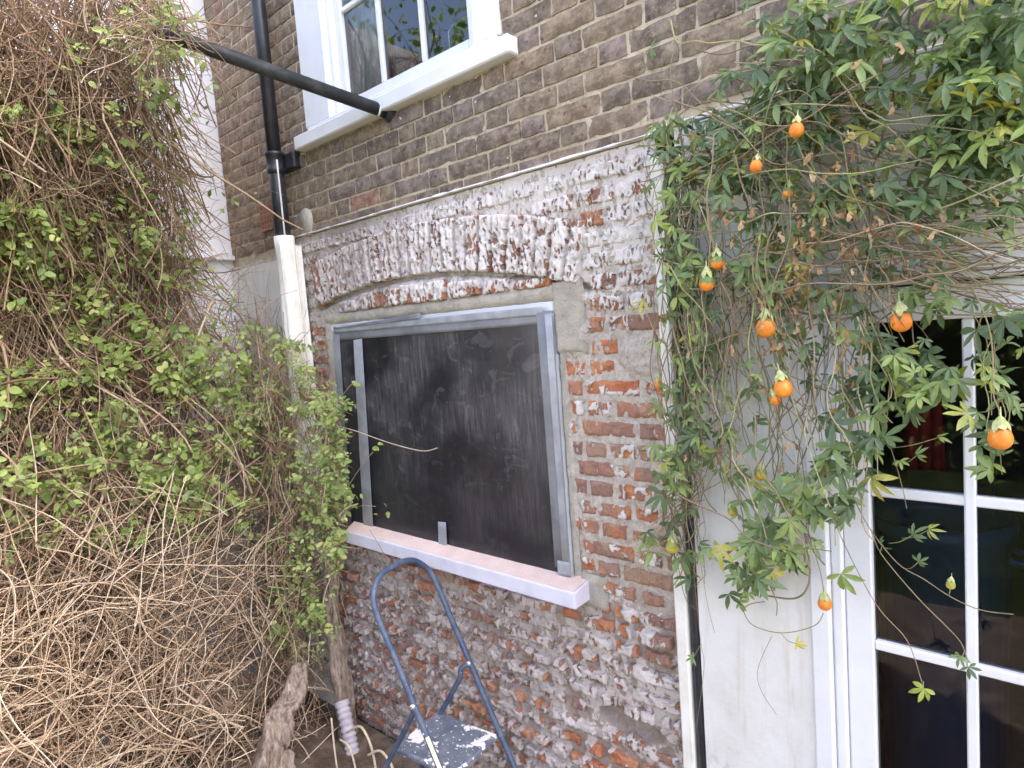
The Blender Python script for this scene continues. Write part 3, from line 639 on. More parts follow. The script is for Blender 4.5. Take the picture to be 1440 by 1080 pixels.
for pl, wd_ in ((((560, 520), (575, 500), (600, 470)), .03), (((520, 560), (560, 620), (570, 690)), .035), (((700, 700), (720, 640), (735, 560)), .03), (((633, 600), (655, 618), (690, 640), (730, 648)), .006), (((690, 628), (715, 632), (748, 627)), .005), (((694, 640), (715, 644), (742, 640)), .005), (((698, 650), (712, 662), (745, 652)), .005), (((655, 585), (680, 620), (706, 655)), .006), (((575, 640), (590, 610), (602, 585)), .012), (((612, 492), (650, 488), (695, 487)), .008), (((668, 470), (672, 486)), .006), (((556, 690), (565, 650), (585, 625)), .010)):
    pts = smooth([W(x, y, -.0165) for x, y in pl], 6); v = []
    for i, p_ in enumerate(pts):
        d_ = pts[min(i + 1, len(pts) - 1)] - pts[max(i - 1, 0)]; d_ /= np.linalg.norm(d_); n_ = np.array([-d_[2], 0, d_[0]]); w_ = wd_ * (.3 + .7 * math.sin(math.pi * i / (len(pts) - 1)) ** .5); v += [p_ + n_ * w_, p_ - n_ * w_]
    link('dust_smear', mesh('dust_smear', v, [(2 * i, 2 * i + 1, 2 * i + 3, 2 * i + 2) for i in range(len(pts) - 1)], 'dust_smear'), lw)
# stone sill: slab with pink top
sx0, sx1 = -2.905, -1.412
slab = MB(); v = [(sx0, -.10, 1.132), (sx1, -.10, 1.132), (sx1 + .005, .06, 1.14), (sx0 - .09, .06, 1.14), (sx0, -.10, 1.197), (sx1, -.10, 1.197), (sx1 + .005, .06, 1.228), (sx0 - .09, .06, 1.228)]
slab.add(v, [(0, 3, 2, 1), (0, 1, 5, 4), (1, 2, 6, 5), (2, 3, 7, 6), (3, 0, 4, 7), (4, 5, 6, 7)])
s_ = slab.obj('sill', 'sill_front', lw); md = s_.modifiers.new('bev', 'BEVEL'); md.width = .005; md.segments = 2
tp = MB(); tp.add([(sx0 + .003, -.094, 1.2005), (sx1 - .005, -.094, 1.2005), (sx1 - .002, .02, 1.2225), (sx0 - .06, .02, 1.2225), (sx0 + .003, -.094, 1.199), (sx1 - .005, -.094, 1.199)], [(0, 1, 2, 3), (4, 5, 1, 0)])
tp.obj('sill_top', 'sill_top', lw)

# --- glazed door
door = link('french_door', mesh('french_door', *(lambda b: (b.v, b.f))(MB().bbox(DO[0], -.545, -.03, .12, 0, DO[3] - .03, b=.006)), 'white_paint'), house)
bar('frame', 'white_paint', door, -.5445, -.512, -.012, .12, 0, DO[3] - .03, bev=.006)
bar('frame', 'white_paint', door, DO[0], DO[1], -.034, .12, DO[3] - .03, DO[3] + .03, bev=.006)
bar('frame', 'white_paint', door, 1.16, DO[1], -.03, .12, 0, DO[3] - .03, bev=.006)
for lx0, lx1 in ((-.511, .295), (.305, 1.155)):
    g0, g1 = lx0 + .07, lx1 - .07; n_ = 3 if lx1 - lx0 > 1 else 3
    bar('stile', 'white_paint', door, lx0, g0, .002, .05, .1, 2.225); bar('stile', 'white_paint', door, g1, lx1, .002, .05, .1, 2.225)
    bar('rail', 'white_paint', door, g0, g1, .002, .05, 2.135, 2.225); bar('rail', 'white_paint', door, g0, g1, .002, .05, .1, .33)
    xb = [g0 + .225, g0 + .447] if lx0 < 0 else [g0 + .24, g0 + .48]
    for x in xb: bar('glazing_bar', 'white_paint', door, x - .0125, x + .0125, .006, .045, .33, 2.135)
    zs_ = [.33, .785, 1.228, 1.672, 2.135]
    for z in zs_[1:-1]: bar('glazing_bar', 'white_paint', door, g0, g1, .009, .042, z - .0135, z + .0135)
    ex = [g0] + xb + [g1]
    for i in range(3):
        for j in range(4):
            t = random.gauss(0, .002)
            link('pane', mesh('pane', [(ex[i], .026 + t, zs_[j]), (ex[i + 1], .026 - t, zs_[j]), (ex[i + 1], .026, zs_[j + 1]), (ex[i], .026, zs_[j + 1])], [(0, 1, 2, 3)], 'door_glass'), door)
bar('threshold', 'worn_white', door, DO[0], DO[1], -.02, .14, .04, .099, bev=.005)
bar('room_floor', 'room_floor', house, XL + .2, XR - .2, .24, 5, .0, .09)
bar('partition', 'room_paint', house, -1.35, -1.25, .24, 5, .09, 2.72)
# things in the dark room
bc = W(1325, 900, .75); bn = thing('storage_bin', (bc[0], bc[1], .09), 'tall dark blue plastic bin standing inside behind the glazed door', 'bin')
ztop = W(1325, 722, .75)[2]; prof = [(.0, .09), (.17, .09), (.185, .12), (.205, ztop - .06), (.222, ztop - .055), (.225, ztop), (.205, ztop), (.2, ztop - .05), (.17, .14), (0, .14)]
v = []; n_ = 28
for r_, z_ in prof:
    for i in range(n_): t = 2 * math.pi * i / n_; v.append((bc[0] + r_ * math.cos(t), bc[1] + r_ * math.sin(t), z_))
link('body', mesh('body', v, [(j * n_ + i, j * n_ + (i + 1) % n_, (j + 1) * n_ + (i + 1) % n_, (j + 1) * n_ + i) for j in range(len(prof) - 1) for i in range(n_)], 'blue_plastic', True), bn)
for s in (-1, 1): MB().tube([(bc[0] + s * .2, bc[1] - .06, ztop - .12), (bc[0] + s * .255, bc[1] - .05, ztop - .13), (bc[0] + s * .255, bc[1] + .05, ztop - .13), (bc[0] + s * .2, bc[1] + .06, ztop - .12)], .012, 8).obj('handle', 'blue_plastic', bn, True)
rc = W(1296, 600, .9); cl = thing('red_towel', (rc[0], .9, rc[2] + .16), 'red towel hanging on a rail in the dark room behind the glazed door', 'towel')
v = []; n_ = 22
for j, z_ in enumerate(np.linspace(rc[2] + .16, rc[2] - .17, 12)):
    for i in range(n_): v.append((rc[0] - .06 + .12 * i / (n_ - 1) * (1 + .1 * j / 11), 0.9 + .012 * math.sin(i * .9 + j * .15), z_))
tw = link('cloth', mesh('cloth', v, [(j * n_ + i, j * n_ + i + 1, (j + 1) * n_ + i + 1, (j + 1) * n_ + i) for j in range(11) for i in range(n_ - 1)], 'red_cloth', True), cl); md = tw.modifiers.new('thick', 'SOLIDIFY'); md.thickness = .006
tr = thing('towel_rail', (rc[0], .9, .09), 'thin dark freestanding rail inside the door holding a red towel', 'towel rail')
zr = rc[2] + .165
MB().tube([(rc[0] - .3, .9, .09), (rc[0] - .3, .9, zr), (rc[0] + .22, .9, zr), (rc[0] + .22, .9, .09)], .008, 8).obj('frame', 'dull_black', tr, True)
for s in (-.3, .22): MB().tube([(rc[0] + s, .75, .098), (rc[0] + s, 1.05, .098)], .009, 8).obj('foot', 'dull_black', tr, True)

# ------------------------------------------------------------------ neighbour's wall and garden wall on the left
nb_ = thing('neighbour_wall', (XL - .15, -2, 0), 'tall white painted flank wall of the neighbouring house, half hidden by climber', 'wall')
q = MB(); q.box(XL - .3, XL - .002, -5.0, .3, 0, 4.5); q.obj('wall_face', 'flank_paint', nb_)
bar('drip_ledge', 'flank_paint', nb_, XL - .1, XL + .045, -5.0, -.003, W(327, 372)[2] + .02, W(327, 372)[2] + .05)
gw = thing('garden_wall', (XL + .2, -2.5, 0), 'low grey rendered garden wall buried under dry climber stems', 'wall')
q = MB(); q.box(XL + .02, XL + .25, -5.0, -.02, 0, 1.72); q.obj('wall_body', 'grey_render', gw)
bar('coping', 'grey_render', gw, XL + .01, XL + .29, -5.0, -.02, 1.721, 1.78, bev=.012)

# ------------------------------------------------------------------ pipes
dx = W(365, 0, -.075)[0]; dp = thing('rain_pipe', (dx, -.075, 2.7), 'black cast iron rain pipe fixed to the brown brick wall', 'pipe')
xt = W(366, 5, -.075)[0]; zc_ = W(387, 225, -.075)[2]; zb_ = W(395, 326, -.075)[2]; xb = W(392, 300, -.075)[0]; xd = (xt + xb) / 2
MB().tube([(xd, -.075, z) for z in (zc_ + .02, 4.0, 9.0)], .037, 20).obj('upper_length', 'black_iron', dp, True)
MB().tube([(xd, -.075, z) for z in (zb_ - .06, zb_ + .2, zc_)], .041, 20).obj('lower_length', 'black_iron', dp, True)
MB().tube([(xd, -.075, zc_ + h_) for h_ in (-.075, -.07, -.05, -.045, -.02, .015, .02, .035, .04)], [.041, .048, .05, .045, .046, .047, .053, .053, .038], 20).obj('socket', 'black_iron', dp, True)
bar('bracket', 'black_iron', dp, xd - .02, xd + .13, -.04, .01, zc_ - .06, zc_ + .03, bev=.008)
MB().tube([(xd + .045, -.09, z + 0) for z in np.linspace(zb_ - .05, zc_ - .01, 6)], .005, 6).obj('cable', 'cable_white', dp, True)
wp = thing('boxed_pipe', (xd + .03, -.06, 1.2), 'chipped white painted pipe running down left of the covered window', 'pipe')
zz = np.linspace(1.3, zb_ - .03, 20)
MB().tube([(xd + .005 + .004 * math.sin(z * 3), -.075, z) for z in zz], .055 + .004 * np.sin(zz * 9), 20).obj('pipe', 'worn_white', wp, True)
bar('side_board', 'worn_white', wp, xd + .062, XS0 + .005, -.05, -.012, 1.2, zb_ - .08, bev=.006)
MB().tube([(xd + .045, -.123, z) for z in np.linspace(1.2, zb_ - .05, 8)], .005, 6).obj('cable', 'cable_white', wp, True)
p0 = np.array([*W(558, 163, .03)]); p1 = WX(255, 55, -2.68); p1 = np.array(p1); p2 = p1 + (p1 - p0) * .1
hp = thing('support_pole', tuple(p0), 'long black pole sloping up from under the upper window sill into the climber', 'pole')
MB().tube([p0, p1, p2], .0285, 18).obj('tube', 'dull_black', hp, True)
dr = (p1 - p0) / np.linalg.norm(p1 - p0)
MB().tube([p0 + dr * t for t in (0, .03, .05)], [.04, .04, .03], 18).obj('wall_boss', 'dull_black', hp, True)
MB().tube([p0 + dr * t for t in (.075, .085)], .0295, 18).obj('white_mark', 'white_paint', hp, True)
sp = thing('black_pipe', (-.974, -.005, 0), 'slim black pipe in the gap beside the white rendered panel', 'pipe')
MB().tube([(-.976, -.008, z) for z in (0, 1.2, 2.7)], .0165, 14).obj('tube', 'black_iron', sp, True)
for z in (.5, 1.5): MB().tube([(-.976, -.008, z - .02), (-.976, -.008, z + .02)], .021, 14).obj('clip', 'black_iron', sp, True)

# ------------------------------------------------------------------ step stool
SZ = .5
BL, BR, FR = WZ(550, 1052, SZ), WZ(610.5, 997, SZ), WZ(696, 1028, SZ)
ax = (FR - BR); ax /= np.linalg.norm(ax); wid = np.linalg.norm(BR - BL); dep = np.linalg.norm(FR - BR)
ay = np.array([-ax[1], ax[0], 0]); az = np.array([0, 0, 1.])
stool = thing('step_stool', (float((BL + FR)[0] / 2), float((BL + FR)[1] / 2), 0), 'blue grey steel step stool with hoop handle and paint splashed tread', 'step stool')
O_ = BL                       # local origin: back left corner of the tread; x forward, y to the wall
def L3(x, y, z): return O_ + ax * x + ay * y + az * (z - SZ)
yL, yR = -.045, wid + .012
def hx(z): return dep * .97 - (z - SZ) * .47       # leaning front frame
HT = 1.20
hoop = [L3(hx(.02), yL, .02)] + [L3(hx(z), yL, z) for z in (.3, .6, .9, HT - .09)] + [L3(hx(HT - .02), yL + .025, HT - .02), L3(hx(HT + .02), yL + .085, HT + .025)]
hoop += [L3(hx(HT + .03), (yL + yR) / 2, HT + .035)]
hoop += [L3(hx(HT + .02), yR - .085, HT + .025), L3(hx(HT - .02), yR - .025, HT - .02)] + [L3(hx(z), yR, z) for z in (HT - .09, .9, .6, .3)] + [L3(hx(.02), yR, .02)]
MB().tube(smooth(hoop, 6), .0128, 14).obj('handle_frame', 'stool_paint', stool, True)
for y in (yL, yR):
    s = 1 if y == yL else -1
    leg = smooth([L3(hx(.77) + .0, y + s * .012, .77), L3(hx(.77) - .035, y + s * .024, .74), L3(hx(.77) - .055, y + s * .026, .68), L3(-.06, y + s * .026, .35), L3(-.17, y + s * .026, .015)], 5)
    MB().tube(leg, .0115, 12).obj('leg', 'stool_paint', stool, True)
    jp = L3(hx(.77), y, .77); MB().tube([jp - ay * .018, jp - ay * .0165, jp + ay * .0165, jp + ay * .018], [.008, .011, .011, .008], 10).obj('rivet', 'chrome', stool, True)
    for zf, xf in ((.012, hx(.012)), (.012, -.171)):
        pz = L3(xf, y + (s * .026 if xf < 0 else 0), zf); MB().tube([pz - az * .012, pz + az * .03], .0165, 12).obj('rubber_foot', 'dull_black', stool, True)
def slabm(x0, x1, y0, y1, z0, z1, name, mat):
    b = MB().bbox(x0, x1, y0, y1, z0, z1, b=.008); b.v = [tuple(L3(*q)) for q in b.v]; return b.obj(name, mat, stool)
slabm(0, dep, .008, wid - .008, SZ - .03, SZ, 'tread', 'stool_tread')
slabm(hx(.26) - .2, hx(.26) + .03, .008, wid - .008, .23, .26, 'lower_tread', 'stool_tread')
b = MB(); lb = [L3(hx(z), yL, z) for z in (.66, .50)]
u = (lb[1] - lb[0]) / np.linalg.norm(lb[1] - lb[0]); vw = CAM - lb[0]; vw -= u * (vw @ u); vw /= np.linalg.norm(vw); sd_ = np.cross(u, vw)
vv = []
for p in lb:
    for t in (-.6, -.2, .2, .6): vv.append(p + .0136 * (math.cos(t) * vw + math.sin(t) * sd_))
b.add(vv, [(i, i + 1, i + 5, i + 4) for i in range(3)]); b.obj('warning_label', 'warning_label', stool)

# ------------------------------------------------------------------ plants: shared helpers
def inpoly(px, py, poly):
    c = False; j = len(poly) - 1
    for i in range(len(poly)):
        if (poly[i][1] > py) != (poly[j][1] > py) and px < (poly[j][0] - poly[i][0]) * (py - poly[i][1]) / (poly[j][1] - poly[i][1]) + poly[i][0]: c = not c
        j = i
    return c
def ovate(seed):
    rs = random.Random(seed); k0 = rs.uniform(.7, 1.0); st = [(0, 0), (.1, .17 * k0), (.3, .31 * k0), (.55, .27 * k0), (.8, .12 * k0), (1.05, 0)]; v = []; f = []
    fold = rs.uniform(.05, .45); bend = rs.uniform(-.4, .2); asy = rs.uniform(.85, 1.15)
    for t, w in st: v.append((0, t, bend * t * t))
    for s in (-1, 1):
        for t, w in st[1:-1]: v.append((s * w * (asy if s > 0 else 1), t - .03, bend * t * t + fold * w + rs.uniform(-.02, .02)))
    for k_, s in ((6, -1), (10, 1)):
        ch = [0] + [k_ + i for i in range(4)] + [5]
        for i in range(5):
            q = [ch[i], ch[i + 1], i + 1, i]; q = [q[0], q[1], q[2]] if i == 4 else (q if i else [0, ch[1], 1])
            f.append(q if s > 0 else q[::-1])
    v.append((0, -.25, -.05)); v.append((.02, 0, 0)); f.append((14, 15, 0)); return v, f
def palmate(seed, lobes=5):
    rs = random.Random(seed); v = []; f = []
    for i in range(lobes):
        a = (i - (lobes - 1) / 2) * math.radians(rs.uniform(40, 50)) + rs.gauss(0, .06); L = (1 - .16 * abs(i - (lobes - 1) / 2)) * rs.uniform(.85, 1.1); wd_ = rs.uniform(.105, .155); dr_ = rs.uniform(-1.1, .25)
        b = len(v); ca, sa = math.cos(a), math.sin(a)
        for t, w in ((0, .0), (.3, .7), (.6, 1), (.82, .65), (1, 0)):
            z = dr_ * t * t * .6
            if w == 0: v.append((sa * t * L, ca * t * L, z)); continue
            for s in (-1, 0, 1): v.append((sa * t * L + s * w * wd_ * ca, ca * t * L - s * w * wd_ * sa, z + abs(s) * .05))
        # v: 0 | 1 2 3 | 4 5 6 | 7 8 9 | 10
        f += [(b, b + 2, b + 1), (b, b + 3, b + 2)]
        for q in (1, 4): f += [(b + q, b + q + 1, b + q + 4, b + q + 3), (b + q + 1, b + q + 2, b + q + 5, b + q + 4)]
        f += [(b + 7, b + 8, b + 10), (b + 8, b + 9, b + 10)]
    return v, f
def crumple(seed):
    rs = random.Random(seed); v = []; f = []
    for i in range(5):
        v += [(-.16 + rs.uniform(-.1, .1) + .1 * math.sin(i * 2), i * .25, rs.uniform(-.12, .12)), (rs.uniform(-.06, .06), i * .25 + rs.uniform(-.05, .05), rs.uniform(-.15, .15)), (.16 + rs.uniform(-.12, .1), i * .25, rs.uniform(-.15, .15))]
    for i in range(4):
        for j in (0, 1): f.append((3 * i + j, 3 * i + j + 1, 3 * i + j + 4, 3 * i + j + 3))
    return v, f
def leaf_matrix(p, tip, nrm, size):
    y = Vector(tip).normalized(); z = Vector(nrm); z = (z - y * z.dot(y)).normalized(); x = y.cross(z)
    mm = Matrix.Identity(4)
    for i in range(3): mm[i][0] = x[i] * size; mm[i][1] = y[i] * size; mm[i][2] = z[i] * size; mm[i][3] = p[i]
    return mm
def scatter(parent, name, stuffname, variants, mat, spec, nobj=300):
    """spec: list of (matrix, rnd); the largest in view become objects"""
    mes = [mesh(name, v, f, mat, True, {'rnd': [0.0] * len(v)}) for v, f in variants]
    def size(s):
        x, y, d = proj(s[0].translation); return -(s[0].to_scale()[0] / d) if (0 < x < 1440 and 0 < y < 1080 and d > 0) else 0
    spec = sorted(spec, key=size); st = MB()
    for i, (mm, r) in enumerate(spec):
        k_ = random.randrange(len(variants))
        if i < nobj: link(name, mes[k_], parent, mm)
        else:
            v, f = variants[k_]; A = np.array(mm); vv = np.asarray(v) @ A[:3, :3].T + A[:3, 3]; st.add(vv, f, r)
    if st.v: st.obj(stuffname, mat, parent, True, True, kind='stuff')
def gauss3(s): return np.array([random.gauss(0, s) for _ in range(3)])
def wander(p, d, n, stepl, curl, grav=0.0, flat=None):
    pts = [np.array(p, float)]; d = np.array(d, float); d /= np.linalg.norm(d); b = gauss3(curl)
    for i in range(n):
        b = b * .75 + gauss3(curl * .6); d = d + b + np.array([0, 0, -grav])
        if flat is not None: d[flat] *= .8
        d /= np.linalg.norm(d); pts.append(pts[-1] + d * stepl)
    return np.array(pts)

# ------------------------------------------------------------------ climber on the left
vine = thing('climbing_vine', (-3.6, -.8, 0), 'huge tangled climber of dry brown stems and small green leaves along the garden wall', 'climber')
VP = [(-360, -60), (232, -60), (255, 20), (238, 110), (250, 200), (262, 300), (285, 390), (330, 440), (395, 470), (445, 500), (472, 560), (478, 640), (484, 720), (478, 800), (462, 880), (452, 960), (448, 1140), (-360, 1140)]
def vsurf(px, py):        # distance of the leafy face
    z0 = WX(px, py, -3.3)[2]
    return -3.32 + .35 * min(1, max(0, (z0 - 2.6) / 1.0)) + .22 * (float(fbm(px / 90., py / 90., 9)) - .5) + .18 * min(1, max(0, (1.0 - z0)))
def vpoint(px, py, x):
    p = WX(px, py, x)
    return p if p[1] < -.06 else W(px, py, random.uniform(-.24, -.06))
mb = MB(); nt_ = 0
while nt_ < 12000:
    px, py = random.uniform(-360, 490), random.uniform(-60, 1140)
    if not inpoly(px, py, VP): continue
    back = random.random() ** 1.3 * .55
    x = vsurf(px, py) - back - .02; x = max(x, -3.98); p = vpoint(px, py, x)
    if p[2] < .02: continue
    lowz = py > 690 + random.gauss(0, 60)
    edge = min(1.0, max(.35, (inpoly(px + 40, py, VP)) * 1.0))
    n = random.randint(5, 9); L = (random.uniform(.035, .085) if lowz else random.uniform(.025, .07)) * edge
    if lowz: d = np.array([random.gauss(.15, .25), random.gauss(0, .75), random.gauss(.1, .75)])
    else: d = np.array([random.gauss(0, .25), random.gauss(0, .45), random.choice([-1, -1, 1]) * random.uniform(.3, 1)])
    pts = wander(p, d, n, L, .13 if lowz else .16, .03, 0)
    pts[:, 0] = np.clip(pts[:, 0], XL + .01, -2.6); pts[:, 1] = np.minimum(pts[:, 1], -.03); pts[:, 2] = np.maximum(pts[:, 2], .01)
    r0 = random.choice([.0013, .0016, .002, .0024, .003]) * (1.3 if lowz else 1.05)
    if random.random() < .06: r0 = random.uniform(.0045, .008); pts = pts[:1] + (pts - pts[:1]) * 1.5; pts[:, 1] = np.minimum(pts[:, 1], -.05); pts[:, 0] = np.clip(pts[:, 0], XL + .01, -2.7); pts[:, 2] = np.maximum(pts[:, 2], .01)
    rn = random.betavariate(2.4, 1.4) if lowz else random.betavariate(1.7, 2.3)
    rn = max(0, rn - back * .6)  # deeper stems get a darker colour, painting the shade inside the heap
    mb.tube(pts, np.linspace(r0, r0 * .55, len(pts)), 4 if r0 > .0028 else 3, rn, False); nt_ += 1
for i in range(420):
    px, py = random.uniform(370, 480), random.uniform(450, 1010)
    if px > 480 - max(0, 560 - py) * .9 - max(0, py - 760) * .12: continue
    p = W(px, py, random.uniform(-.4, -.06)); pts = wander(p, (random.gauss(0, .3), random.gauss(0, .3), random.choice([-1, 1]) * random.uniform(.4, 1)), 7, random.uniform(.02, .05), .15, .02); pts[:, 1] = np.minimum(pts[:, 1], -.05); pts[:, 0] = np.clip(pts[:, 0], -4, -3.05); pts[:, 2] = np.maximum(pts[:, 2], .01)
    mb.tube(pts, .0018, 3, random.betavariate(1.5, 2), False)
for i in range(4200):
    px, py = random.uniform(-350, 262), random.uniform(-60, 520)
    if not inpoly(px, py, VP): continue
    back = random.random() * .6; p = WX(px, py, max(-3.98, vsurf(px, py) - back))
    pts = wander(p, (random.gauss(0, .25), random.gauss(0, .35), -random.uniform(.4, 1)), random.randint(6, 10), random.uniform(.03, .065), .13, .02, 0); pts[:, 0] = np.clip(pts[:, 0], XL + .01, -2.6); pts[:, 1] = np.minimum(pts[:, 1], -.05)
    mb.tube(pts, random.choice([.0015, .002, .0026, .0034]), 3, max(0, random.betavariate(1.4, 3) - back * .5), False)  # stem colour darkens with depth here too, as painted inner shade
for i in range(160):
    p = WX(random.gauss(228, 22), random.gauss(45, 30), random.uniform(-2.75, -2.5)); pts = wander(p, (random.gauss(0, .4), random.gauss(0, .5), random.gauss(-.3, .5)), 7, random.uniform(.015, .035), .16, .03); mb.tube(pts, .0018, 3, random.betavariate(1.6, 2), False)
# loose stems reaching out of the outline
for (px, py), (qx, qy), n in (((300, 440), (345, 380), 16), ((380, 480), (350, 400), 14), ((250, 240), (300, 260), 16), ((250, 60), (310, 110), 12), ((255, 330), (320, 300), 14), ((440, 520), (470, 440), 8), ((262, 150), (290, 200), 10)):
    for i in range(n):
        a0, a1 = px + random.gauss(0, 22), py + random.gauss(0, 30); p = WX(a0, a1, -3.45 + random.gauss(0, .08)); q = WX(qx + random.gauss(0, 22), qy + random.gauss(0, 40), -3.4 + random.gauss(0, .1))
        pts = wander(p, q - p, 8, np.linalg.norm(q - p) / 7, .16, .02); pts[:, 1] = np.minimum(pts[:, 1], -.04)
        mb.tube(pts, np.linspace(.0016, .0008, 9), 3, random.uniform(0, .5), False)
# long tan arcs lying over the heap
for i in range(200):
    px, py = random.uniform(-300, 430), random.uniform(560, 1080) if i < 25 else random.uniform(760, 1090)
    p = vpoint(px, py, vsurf(px, py) + .05 + random.uniform(0, .1)); d = np.array([random.gauss(.1, .2), random.gauss(0, .8), random.gauss(.2, .8)])
    pts = wander(p, d, 12, random.uniform(.03, .06), .11, .03, 0); pts[:, 1] = np.minimum(pts[:, 1], -.08); pts[:, 2] = np.maximum(pts[:, 2], .01)
    mb.tube(pts, np.linspace(.0032, .0018, 13), 4, random.uniform(.6, 1), False)
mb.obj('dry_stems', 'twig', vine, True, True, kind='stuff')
for i in range(4):      # the old trunks inside
    y0 = -.75 - .28 * i; pts = wander((-3.8 + random.uniform(0, .2), y0, 0), (.05, random.gauss(-.1, .1), 1), 16, .2, .07, 0, 0); pts[:, 0] = np.clip(pts[:, 0], -3.95, -3.5); pts[:, 1] = np.minimum(pts[:, 1], -.65)
    MB().tube(pts, np.linspace(.028, .01, 17), 8, .2).obj('trunk', 'bark', vine, True)
def ldens(px, py):
    d = .03; px = px if px > 0 else -px * .8
    for cx, cy, rx, ry, a_ in ((40, 170, 80, 70, .55), (120, 250, 90, 60, .45), (200, 330, 60, 50, .4), (60, 360, 150, 110, .9), (130, 500, 190, 110, 1), (200, 620, 190, 90, .95), (330, 560, 120, 90, .9), (400, 600, 80, 110, 1), (440, 700, 60, 110, 1), (300, 690, 110, 60, .9), (430, 820, 55, 70, .75), (460, 560, 40, 60, .9), (60, 620, 90, 80, .5), (160, 745, 60, 60, .35), (270, 470, 60, 40, .7), (200, 60, 60, 70, .3), (240, 30, 40, 50, .6), (215, 150, 40, 60, .25), (240, 300, 40, 50, .25), (380, 470, 40, 30, .6), (280, 740, 60, 40, .5), (360, 740, 60, 40, .6), (500, 640, 14, 60, .3)):
        d = max(d, a_ * math.exp(-((px - cx) / rx) ** 2 - ((py - cy) / ry) ** 2) * 1.25)
    return d * max(.02, 2.6 * (float(fbm(px / 46., py / 46., 15)) - .33))
spec = []; tries = 0; sho = MB()
def spray(p, n, base, flat):
    d = np.array([random.gauss(.35, .3), random.gauss(0, .5), random.gauss(-.55, .4)]) if flat is None else np.array(flat) + gauss3(.3)
    stp = base * random.uniform(.38, .55); pts = wander(p, d, n, stp, .14, .05); pts[:, 1] = np.minimum(pts[:, 1], -.05)
    sho.tube(pts, np.linspace(.0013, .0007, n + 1), 3, random.uniform(.2, .8), False); hue = random.random()
    for i in range(1, n + 1):
        t = pts[i] - pts[i - 1]; t /= np.linalg.norm(t) + 1e-9; side = np.cross(t, [.75, -.45, .5]); side /= np.linalg.norm(side) + 1e-9
        for s_ in ((-1, 1) if random.random() < .45 else (random.choice((-1, 1)),)):
            sz = base * random.uniform(.55, 1.15) * (1 - .35 * i / n)
            spec.append((leaf_matrix(pts[i] + gauss3(.004), t * .6 + side * s_ * random.uniform(.5, 1.1) + gauss3(.25), np.array([.65, -.45, .75]) + gauss3(.38), sz), (hue + random.gauss(0, .12)) % 1))
while len(spec) < 11800 and tries < 400000:
    tries += 1
    px, py = random.uniform(-350, 500), random.uniform(-40, 1000)
    if py > 760 and px < 370 or py > 900: continue
    if not inpoly(px - 6, py, VP) or random.random() > ldens(px, py): continue
    p = vpoint(px, py, vsurf(px, py) + random.uniform(-.16, .07))
    spray(p, random.randint(2, 5), random.choice([.034, .042, .05, .06, .076]) * (1 if px < 330 else .8), None)
while len(spec) < 13600:
    px, py = random.uniform(375, 492), random.uniform(455, 930)
    if px > 486 - max(0, 560 - py) * .9 - max(0, py - 760) * .12 or random.random() > .25 + 1.2 * float(fbm(px / 30., py / 30., 25)) ** 1.5: continue
    p = W(px, py, random.uniform(-.36, -.09))
    spray(p, random.randint(2, 4), random.choice([.028, .034, .042, .052]), (.3, -.2, -.4))
# single sprigs outside the heap
for px, py, n in ((300, 450, 7), (345, 465, 20), (325, 420, 8), (145, 320, 3), (262, 160, 8), (300, 160, 3), (255, 300, 8), (320, 285, 6), (235, 45, 16), (240, 20, 16), (270, 40, 6), (305, 125, 4), (235, 190, 5), (290, 395, 8), (385, 470, 8), (480, 450, 3), (500, 540, 2), (527, 632, 3), (530, 720, 3), (505, 690, 2)):
    for i in range(n):
        p = WX(px + random.gauss(0, 14), py + random.gauss(0, 10), -3.3 + random.gauss(0, .06))
        if px > 230 and px < 275 and py < 60: p = WX(px + random.gauss(-8, 14), py + random.gauss(0, 16), random.uniform(-2.66, -2.5))
        if px > 475: p = W(px + random.gauss(0, 5), py + random.gauss(0, 5), -.06)
        if p[1] > -.04: p[1] = -.05
        spec.append((leaf_matrix(p, np.array([.3, 0, -.2]) + gauss3(.5), np.array([.7, -.4, .7]) + gauss3(.35), random.uniform(.03, .046)), random.random()))
sho.obj('shoots', 'twig', vine, True, True, kind='stuff')
scatter(vine, 'leaf', 'foliage', [ovate(i) for i in range(12)], 'climber_leaf', spec)
# tendrils across the covered window
td = MB()
td.tube(smooth([W(470, 598, -.09), W(500, 606, -.1), W(545, 622, -.1), W(592, 634, -.1), W(615, 630, -.1)], 5), .0022, 5, .9, True)
td.tube(smooth([W(465, 580, -.07), W(490, 545, -.09), W(502, 536, -.09)], 5), .0018, 5, .7, True)
td.tube(smooth([W(480, 700, -.07), W(505, 660, -.09), W(524, 636, -.09)], 5), .0018, 5, .7, True)
td.tube(smooth([W(470, 720, -.07), W(505, 712, -.09), W(528, 712, -.09)], 5), .0016, 5, .6, True)
td.tube(smooth([W(520, 745, -.12), W(545, 790, -.14), W(560, 850, -.1), W(552, 838, -.1)], 5), .0014, 5, .4, True)
td.obj('tendril', 'twig', vine, True, True)

